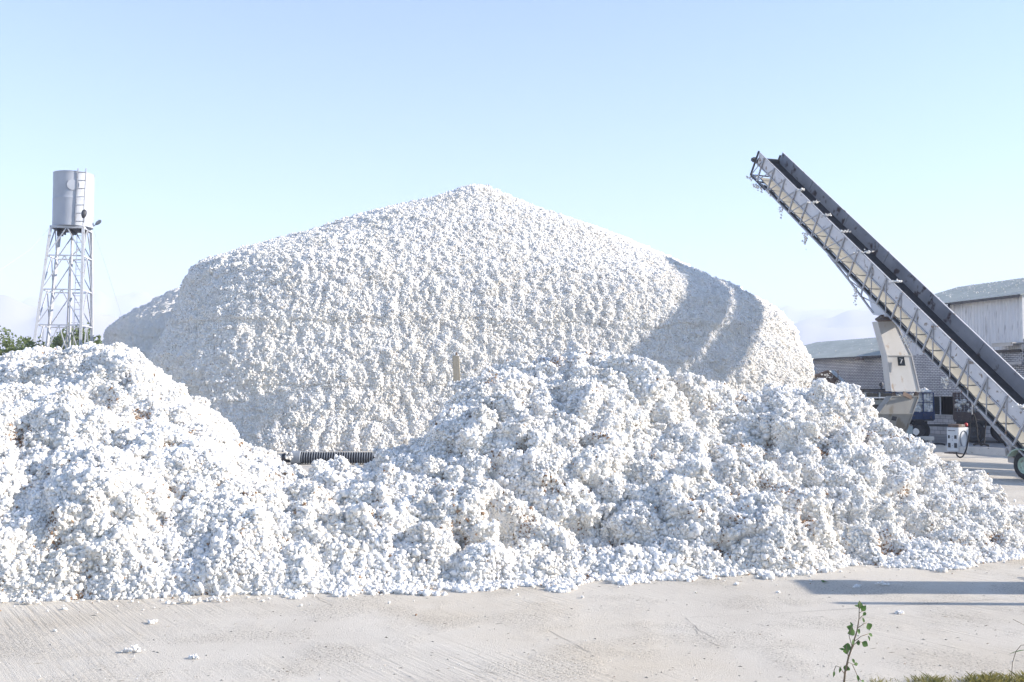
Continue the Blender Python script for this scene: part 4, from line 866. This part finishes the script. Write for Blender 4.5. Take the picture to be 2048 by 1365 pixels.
# ------------------------------------------------------------------ trailers and tractor
def trailer(name, label, cat, x_left, length, Y, bedmat, cagemat, rz, wheels):
    r = empty(name, (x_left, Y, 0), rz); tag(r, label, cat)
    D_ = 1.9
    m = MB(); m.box((length/2,D_/2,.94), (length,D_,.08)); m.build('bed_floor', M_darkmetal, r)
    for yy in (0, D_):
        m = MB(); m.box((length/2,yy,1.14), (length,.04,.34))
        for k in range(3): m.box((length/2,yy-.025,1.02+k*.12), (length,.02,.05))
        for k in range(int(length/.75)+2): m.box((min(length,k*.75),yy-.045,1.14), (.06,.03,.38))
        m.build('side_board', bedmat, r, bevel=.004)
    for xx in (0, length):
        m = MB(); m.box((xx,D_/2,1.14), (.04,D_-.06,.34)); m.build('end_board', bedmat, r)
    m = MB()
    for yy in (0, D_):
        for k in range(int(length/.75)+2): m.bar((min(length,k*.75),yy,1.3),(min(length,k*.75),yy,2.15),.045,.045)
        m.bar((0,yy,2.15),(length,yy,2.15),.05,.05); m.bar((0,yy,1.72),(length,yy,1.72),.025,.025)
    for xx in (0, length): m.bar((xx,0,2.15),(xx,D_,2.15),.05,.05); m.bar((xx,D_/2,1.3),(xx,D_/2,2.15),.04,.04)
    cage = m.build('cage', cagemat, r)
    m = MB()
    for yy in (.02, D_-.02):
        for k in range(int(length/.12)): m.bar((k*.12,yy,1.3),(k*.12,yy,2.12),.01,.01,(0,1,0))
        for k in range(7): m.bar((0,yy,1.35+k*.12),(length,yy,1.35+k*.12),.01,.01,(0,1,0))
    m.build('wire_mesh', M_collar, cage)
    m = MB(); m.bar((.1,.5,.8),(length-.1,.5,.8),.1,.14); m.bar((.1,D_-.5,.8),(length-.1,D_-.5,.8),.1,.14); m.bar((-1.2,D_/2,.7),(.3,D_/2,.72),.1,.1); ax_ = m.build('chassis', M_darkmetal, r)
    for wxp in wheels:
        m = MB(); m.tube([(wxp,0,.48),(wxp,D_,.48)], .05, 8); m.build('axle', M_darkmetal, r)
        for yy in (.12, D_-.12):
            e = .11; R = .47; rr = .25; mm_ = MB(); c = Vector((wxp,yy,R)); mm_.lathe([(rr,-e*.8),(R*.85,-e),(R,-e*.5),(R,e*.5),(R*.85,e),(rr,e*.8)], c, (0,1,0), 30, closed=True); wh = mm_.build('wheel', M_rubber, r, smooth=True, autosmooth=True)
            mm_ = MB(); mm_.lathe([(rr*1.02,-e*.85),(rr*.9,-e*.3),(rr*.35,-e*.2),(rr*.3,-e*.8),(0,-e*.8)], c, (0,1,0), 20); mm_.build('rim', M_darkmetal, wh, smooth=True, autosmooth=True)
    return r
def load(name, label, x, Y, rz, length, n, seed, zz=(1.0,2.3)):
    r_ = np.random.RandomState(seed); pts = np.stack([r_.uniform(.08,length-.08,n), r_.uniform(.08,1.82,n), r_.uniform(zz[0],zz[1],n)+0], 1)
    f = r_.uniform(size=n); pts[f < .5,1] = .1
    V, Fc, T = tuft_arrays(pts, r_.uniform(.06,.12,n), seed, 1, .02); o = npmesh(name, V, Fc, M_tuft, None, tint=T); o.location = (x,Y,0); o.rotation_euler = (0,0,rz); return tag(o, label, 'cotton load')
bx0 = P(1780,860,44.6).x; trailer('farm_trailer', 'blue farm trailer with a wire cage, parked behind the cream chute', 'trailer', bx0, P(1868,860,44.6).x-bx0, 44.6, M_blue, M_blue, 0, (.5,1.35))
load('cotton_load', 'cotton filling the cage of the blue trailer', bx0, 44.6, 0, P(1868,860,44.6).x-bx0, 900, 51, (1.2,2.25))
tx0 = P(1909,860,43.4).x; tr2 = trailer('farm_trailer', 'dark brown farm trailer with a slatted cage, parked in shade behind the conveyor', 'trailer', tx0, 3.9, 43.4, M_brown, M_brown, -.40, (.75,1.95,2.45))
m = MB()
for k in range(26): m.box((.08+k*.148,1.2,1.72), (.12,.02,.8))
m.build('inner_boards', M_brown, tr2)
load('cotton_load', 'scattered cotton scraps in the cage of the dark brown trailer', tx0, 43.4, -.40, 3.8, 110, 52, (1.3,1.9))
tc2 = empty('tractor', (P(1760,860,40.5).x, 40.5, 0)); tag(tc2, 'grey tractor with a dark glazed cab, half hidden behind the right heap', 'tractor')
m = MB(); m.box((-1.3,.6,1.25), (1.6,.9,.75)); m.box((0,.6,1.15), (1.3,1.3,.5)); m.build('body', M_greycab, tc2, bevel=.04)
m = MB()
for xx in (-.62,.0,.62):
    for yy in (0,1.2): m.bar((xx,yy,1.4),(xx*.92,yy+.0,2.2),.06,.06)
m.bar((-.65,0,1.75),(.65,0,1.75),.08,.1); m.box((0,-.02,1.85), (1.35,.08,.08)); cabf = m.build('cab_frame', M_greycab, tc2)
m = MB(); m.box((0,.6,1.8), (1.16,1.14,.72)); m.build('cab_glass', M_glass, cabf)
m = MB(); m.box((0,.6,2.24), (1.35,1.4,.09)); m.box((0.1,.6,2.31), (1.0,1.1,.06)); m.build('cab_roof', M_darkmetal, tc2, bevel=.02)
m = MB(); m.box((-.15,-.15,1.98), (1.3,.5,.05)); m.build('awning', M_dirtywhite, tc2, bevel=.01)
for xx in (.12,.42):
    m = MB(); m.tube([(xx,.1,2.3),(xx,.1,2.5)], .03, 8); m.lathe([(0,0),(.08,0.02),(.09,.12),(.05,.18),(0,.18)], (xx,.1,2.42), (0,0,1), 12); m.build('work_lamp', M_darkmetal, tc2, smooth=True, autosmooth=True)
for xx, R in ((.3,.72),(-1.5,.45)):
    for yy in (-.1,1.3):
        c = Vector((xx,yy,R)); e = .18; mm_ = MB(); mm_.lathe([(R*.5,-e),(R*.9,-e),(R,-e*.6),(R,e*.6),(R*.9,e),(R*.5,e)], c, (0,1,0), 30, closed=True); wh = mm_.build('wheel', M_rubber, tc2, smooth=True, autosmooth=True)
        mm_ = MB(); mm_.lathe([(R*.52,-e*.8),(R*.4,-e*.2),(0,-e*.2)], c, (0,1,0), 20); mm_.build('rim', M_greycab, wh)
# rusty feeder hopper beside the stack
fy = 46.5; fh = empty('feeder_hopper', (P(1665,800,fy).x, fy, 0)); tag(fh, 'rusty open feeder hopper with cotton scraps at the right end of the huge stack', 'hopper')
def V3(px, py, Y): return P(px, py, Y)
A_, B_, C_, D_ = V3(1630,752,fy), V3(1655,742,fy), V3(1695,776,fy), V3(1640,800,fy)
m = MB(); m.prism([A_, B_, C_, D_], (0,.06,0)); m.build('front_plate', M_rust, fh, world=True)
m = MB(); m.prism([V3(1648,745,fy+1.5), V3(1668,741,fy+1.5), V3(1705,778,fy+1.5), V3(1650,800,fy+1.5)], (0,.06,0)); m.build('back_plate', M_rust, fh, world=True)
m = MB(); m.prism([B_, C_, V3(1705,778,fy+1.5), V3(1668,741,fy+1.5)], (0,0,-.06)); m.build('sloping_lid', M_greycab, fh, world=True)
m = MB(); m.bar(A_, B_, .08, .08); m.bar(B_, C_, .09, .07); m.bar(V3(1640,768,fy-.1), V3(1662,750,fy-.1), .05, .05); m.bar(V3(1676,772,fy-.1), V3(1676,745,fy-.1)+Vector((0,0,.1)), .03, .03)
for xx in (1640,1690): p_ = V3(xx,790,fy+.6); m.bar((p_.x,p_.y,0), p_, .09, .09)
m.build('frame', M_rust, fh, world=True)
for i, (px, py) in enumerate(((1640,760),(1652,752),(1662,756),(1676,768))):
    clump(V3(px,py,fy-.12), (.16,.08,.12), 8, 300+i, 'cotton scraps on the rusty feeder hopper, '+('leftmost, beside the stack','near its peak','just right of its peak','rightmost, on the sloping edge')[i], 'cotton scraps on the feeder hopper', name='cotton_scrap', cat='cotton scrap')

# ------------------------------------------------------------------ plants
def leafcloud(centers, radii, n, size, seed, up=.3):
    r_ = np.random.RandomState(seed); k = r_.choice(len(centers), n, p=np.array(radii)**2/np.sum(np.array(radii)**2))
    C = np.array(centers)[k]; R = np.array(radii)[k]; d = r_.normal(size=(n,3)); d /= np.linalg.norm(d, axis=1, keepdims=True)
    p = C+d*(R*r_.uniform(.35,1.05,n)**.6)[:,None]*np.array([1,1,1.15])
    t = r_.normal(size=(n,3)); t[:,2] += up; t /= np.linalg.norm(t, axis=1, keepdims=True); b = np.cross(t, r_.normal(size=(n,3))); b /= np.linalg.norm(b, axis=1, keepdims=True)
    s_ = (size*r_.uniform(.6,1.3,n))[:,None]; V = np.stack([p-t*s_, p+b*s_*.45, p+t*s_, p-b*s_*.45], 1).reshape(-1,3); return V, np.arange(n*4).reshape(-1,4)
def tree(px, ytop, Y, R, label, seed, group, leaf=.09, n=2600):
    top = P(px, ytop, Y); H = top.z; r_ = random.Random(seed); root = empty('tree', (top.x, Y, 0)); tag(root, label, 'tree', group)
    m = MB(); m.tube([(0,0,0),(.05,0,H*.3),(-.03,.05,H*.6)], [.16,.12,.07], 8); cs = []; rr = []
    for i in range(11):
        a = r_.uniform(0,6.28); d = r_.uniform(.1,.85)*R; z = H*r_.uniform(.42,.86); p = (math.cos(a)*d, math.sin(a)*d, z); m.tube([(0,0,H*r_.uniform(.2,.5)), (p[0]*.5,p[1]*.5,z*.85), p], [.06,.04,.015], 5); cs.append(p); rr.append(R*r_.uniform(.28,.45))
    for i in range(9):      # upright shoots give the ragged top
        a = r_.uniform(0,6.28); d = r_.uniform(0,.8)*R; z1 = H*r_.uniform(.86,1.0)
        for q in range(3): cs.append((math.cos(a)*d, math.sin(a)*d, z1-q*.28)); rr.append(.12+.07*q)
    m.build('trunk', M_bark, root, smooth=True)
    V, Fc = leafcloud(cs, rr, n, leaf, seed); npmesh('crown', V, Fc, M_leaf2, root, smooth=False)
tg = 'trees behind the left heap'
tree(-45,646,44,2.0,'leafy green tree cut by the left edge of the photo', 1, tg)
tree(22,664,43,1.4,'bushy green tree with upright shoots at the far left, behind the heap', 2, tg)
tree(58,676,45,.8,'small tree top between the leftmost trees and the water tower', 3, tg, n=1200)
tree(128,655,70,1.4,'grey-green tree seen through the left legs of the water tower', 4, tg, .13)
tree(155,645,72,1.9,'taller grey-green tree seen through the middle of the water tower', 5, tg, .13)
tree(93,678,60,.8,'tiny tree top just left of the water tower legs', 6, tg, n=900)
tree(180,665,66,1.0,'small tree behind the right leg of the water tower', 7, tg, .12, n=1300)
tree(208,682,64,.6,'tiny green top beside the shaded lower stack', 8, tg, n=800)

# sapling in the foreground
sp = empty('sapling', (P(1688,1365,8.1).x, 8.1, 0)); tag(sp, 'young green sapling with round leaves standing alone at the bottom right', 'sapling')
sy = 8.1
def sp_(px, py, dy=0): return P(px, py, sy+dy)
m = MB(); stem = [P(1686,1372,sy)+Vector((0,0,-.05)), sp_(1690,1345), sp_(1697,1315), sp_(1706,1288), sp_(1714,1262), sp_(1718,1238), sp_(1718.5,1215), sp_(1720,1203)]
m.tube(stem, [.009,.008,.0075,.007,.0055,.004,.003,.002], 7)
for pts in ([(1716,1256),(1726,1249),(1733,1246)], [(1709,1283),(1722,1273),(1737,1268)], [(1704,1293),(1698,1272),(1703,1255)], [(1697,1315),(1693,1300),(1693,1290)], [(1699,1310),(1708,1290),(1715,1283),(1724,1285)], [(1719,1238),(1727,1230)], [(1690,1345),(1697,1325),(1708,1330)], [(1719,1226),(1726,1222)],[(1690,1350),(1680,1335),(1672,1332),(1668,1342)],[(1705,1330),(1714,1350),(1722,1362)]):
    q = [sp_(x, y, rnd.uniform(-.02,.02)) for x, y in pts]; m.tube(q, .0028, 5)
m.build('stem', M_stem, sp, smooth=True, world=True)
def leaf(c, direction, normal, L_, W_, cup=.25):
    c = Vector(c); t = Vector(direction).normalized(); nn = Vector(normal); b = t.cross(nn).normalized(); nn = b.cross(t); vs = []; ns = 7
    for i in range(ns+1):
        u = i/ns; wv = W_*math.sin(math.pi*min(.985,max(.015,u))**.85); z = -.25*L_*u*u
        vs += [c+t*L_*u-b*wv+nn*(z+cup*wv), c+t*L_*u+nn*z, c+t*L_*u+b*wv+nn*(z+cup*wv)]
    fs = []
    for i in range(ns): fs += [(3*i,3*i+1,3*i+4,3*i+3),(3*i+1,3*i+2,3*i+5,3*i+4)]
    return vs, fs
for px, py, dx, dz, L_, W_, nx_ in ((1719,1218,.1,1,.062,.026,.3),(1723,1222,.5,.8,.055,.022,-.3),(1716,1213,-.8,.25,.03,.008,.2),(1722,1214,.9,.1,.035,.008,.1),(1726,1226,.2,-.2,.03,.02,0),(1726,1230,.6,.3,.03,.012,.3),(1728,1246,-.1,1,.045,.010,.2),(1735,1247,.5,-1,.062,.030,.1),(1737,1268,1,-.5,.052,.014,.2),(1736,1272,.4,-.9,.045,.010,.5),(1709,1262,-.7,-.2,.062,.030,.4),(1706,1258,-.9,.3,.05,.022,-.2),(1705,1254,-.3,.8,.04,.010,0),(1714,1262,.5,-.2,.04,.022,.3),(1712,1286,.9,-.1,.04,.02,.4),(1724,1285,.7,-.4,.055,.026,-.2),(1716,1280,.2,-1,.05,.014,.2),(1702,1296,-1,.2,.062,.032,.2),(1698,1301,-.9,-.3,.05,.026,-.4),(1690,1300,-.9,.2,.045,.010,.4),(1705,1290,.3,.9,.045,.015,.5),(1697,1334,-.4,-.9,.05,.024,.3),(1693,1330,-.2,-1,.055,.022,-.2),(1708,1330,.8,.2,.04,.014,.3),(1704,1318,.5,-.7,.045,.012,.2),(1668,1342,-.1,-1,.05,.010,.2),(1680,1334,.1,-1,.06,.012,.2),(1714,1350,.3,-1,.055,.012,.1),(1722,1362,.9,-.2,.04,.01,.1)):
    c = sp_(px, py, rnd.uniform(-.03,.03)); vs, fs = leaf(c, (dx, rnd.uniform(-.4,.4), dz), (nx_, -1, .35), L_, W_); m = MB(); m.add([v for v in vs], fs); m.build('leaf', M_leaf, sp, smooth=True, world=True)
# fallen leaf, verge grass, dry stalk
g_ = G(1645,1167); vs, fs = leaf((0,0,.01), (1,.3,.25), (0,0,1), .09, .03); m = MB(); m.add(vs, fs); vs, fs = leaf((0.02,0,.01), (-.3,.8,.5), (0,-.5,1), .06, .02); m.add(vs, fs); o = m.build('fallen_leaf', M_leaf, smooth=True); o.location = g_; tag(o, 'dark green curled leaf lying on the shaded strip of concrete', 'leaf')
rs = np.random.RandomState(21); Vv = []; nbl = 2600
for i in range(nbl):
    px = 1735+(2120-1735)*rs.uniform()**.6; k = (px-1735)/385; py = 1361+16*rs.uniform()-k*9*rs.uniform()
    dens = .5+.5*math.sin(px*.055)+.4*k
    if rs.uniform() > dens: continue
    g = G(px, py); hgt = rs.uniform(.015,.05)*(1+.8*k); a = rs.uniform(0,6.28); wv = rs.uniform(.0015,.004); l = rs.normal(size=2)*hgt*.5
    bx, by = math.cos(a)*wv, math.sin(a)*wv; Vv.append([(g.x-bx,g.y-by,0),(g.x+bx,g.y+by,0),(g.x+bx*.6+l[0]*.4,g.y+by*.6+l[1]*.4,hgt*.6),(g.x+l[0],g.y+l[1],hgt)])
Vv = np.array(Vv).reshape(-1,3); tag(npmesh('verge_grass', Vv, np.arange(len(Vv)).reshape(-1,4), M_grass, smooth=False), kind='stuff')
st = empty('grass_stalk', G(2024,1352)); tag(st, 'bent dry grass stalk with one green blade at the bottom right corner', 'grass stalk')
gy = G(2024,1352).y
m = MB(); m.tube([P(2023,1352,gy), P(2025,1325,gy), P(2032,1303,gy), P(2042,1291,gy), P(2056,1290,gy)], .0025, 5); m.build('stalk', M_stem, st, world=True)
m = MB(); vs, fs = leaf(P(2056,1300,gy), (-1,0,-.02), (0,-.3,1), .16, .006, .1); m.add(vs, fs); m.build('blade', M_leaf, st, world=True)
m = MB(); m.tube([P(2056,1255,gy), P(2040,1246,gy), P(2026,1239,gy)], .0018, 5); m.build('straw', M_stem, st, world=True)

# ------------------------------------------------------------------ unseen objects added beyond the right edge to throw the shadows
c2 = empty('belt_conveyor', (20.5, 24.5, 0)); tag(c2, 'unseen larger belt conveyor added beyond the right edge to shade the huge stack', 'conveyor')  # added out of view to cast the banded shadow on the stack
Q2c, *_ = conveyor(c2, (26.6,47.5,17.83), (23.0,34.3,8.93), 1.8, 2.7, 9.0, 26, bh=1.5, shade_skirt=.92, fbh=.3)
m = MB(); m.bar((21.6,34,0),(22.6,34.4,6.2),.14,.14); m.bar((25.2,34,0),(24.4,34.0,6.2),.14,.14); m.bar((23.6,41.0,0),(24.6,40.6,10.6),.14,.14); m.bar((27.8,41,0),(26.6,40.2,10.6),.14,.14); m.build('shade_conveyor_leg', M_steel, c2, world=True)
gp = empty('shadow_pillar', (9.4,11.95,0)); tag(gp, 'unseen square white brick pillar added beyond the right edge to shade the concrete', 'pillar')  # added out of view to cast the broad shadow strip
m = MB(); m.box((0,0,1.25), (.5,.75,2.5)); m.build('shadow_pillar_shaft', M_brick, gp); m = MB(); m.box((0,0,2.56), (.62,.87,.12)); m.build('cap', M_concrete, gp, bevel=.01)
m = MB(); m.tube([(9.2,11.05,0),(9.2,11.05,2.6)], [.09,.06], 10); tag(m.build('shadow_post', M_steel, smooth=True), 'unseen thin steel post added beyond the right edge to shade the concrete', 'post')  # added out of view to cast the thin shadow strip
bw = empty('shadow_wall', (6.7,4.9,0)); tag(bw, 'unseen white brick wall added beyond the bottom right corner to cast shade', 'wall')  # added out of view to shade the bottom edge of the yard
m = MB(); m.box((0,0,1.0), (.3,5.9,2.0)); m.build('shadow_wall_masonry', M_brick, bw); m = MB(); m.box((0,0,2.05), (.42,6.0,.1)); m.build('shadow_wall_coping', M_concrete, bw)
m = MB()
for pts in ([(1362,1240),(1385,1252),(1400,1272),(1425,1288),(1468,1299)], [(1372,1236),(1400,1262),(1440,1283)], [(1100,1262),(1150,1290),(1190,1310)], [(620,1185),(640,1200),(670,1215)], [(900,1330),(960,1345),(1010,1348)], [(1380,1235),(1600,1225),(1900,1205),(2048,1196)]):
    g = [G(*p) for p in pts]; out = []
    for u_, v_ in zip(g[:-1], g[1:]):
        for k in range(5): q = u_.lerp(v_, k/5); out.append(q+Vector((rnd.uniform(-.008,.008), rnd.uniform(-.01,.01), .003)))
    wd_ = .006
    for u_, v_ in zip(out[:-1], out[1:]):
        d_ = (v_-u_).normalized(); b_ = Vector((-d_.y, d_.x, 0))*wd_*rnd.uniform(.2,.7); m.add([u_-b_, u_+b_, v_+b_, v_-b_], [(0,1,2,3)])
tag(m.build('yard_cracks', wx('crack_shadow_dirt', (.26,.235,.20), (.36,.33,.29), .95, bump=0)), kind='structure')
# ------------------------------------------------------------------ haze
m = MB(); m.box((0,3000,182), (12000,8000,370))
mh = bpy.data.materials.new('thin_haze'); mh.use_nodes = True; t_ = mh.node_tree; t_.nodes.clear(); ou = t_.nodes.new('ShaderNodeOutputMaterial'); pv = t_.nodes.new('ShaderNodeVolumePrincipled'); pv.inputs['Density'].default_value = 0.00048; pv.inputs['Color'].default_value = (.74,.80,1,1); pv.inputs['Anisotropy'].default_value = 0; t_.links.new(pv.outputs[0], ou.inputs['Volume'])
tag(m.build('haze', mh), kind='stuff')
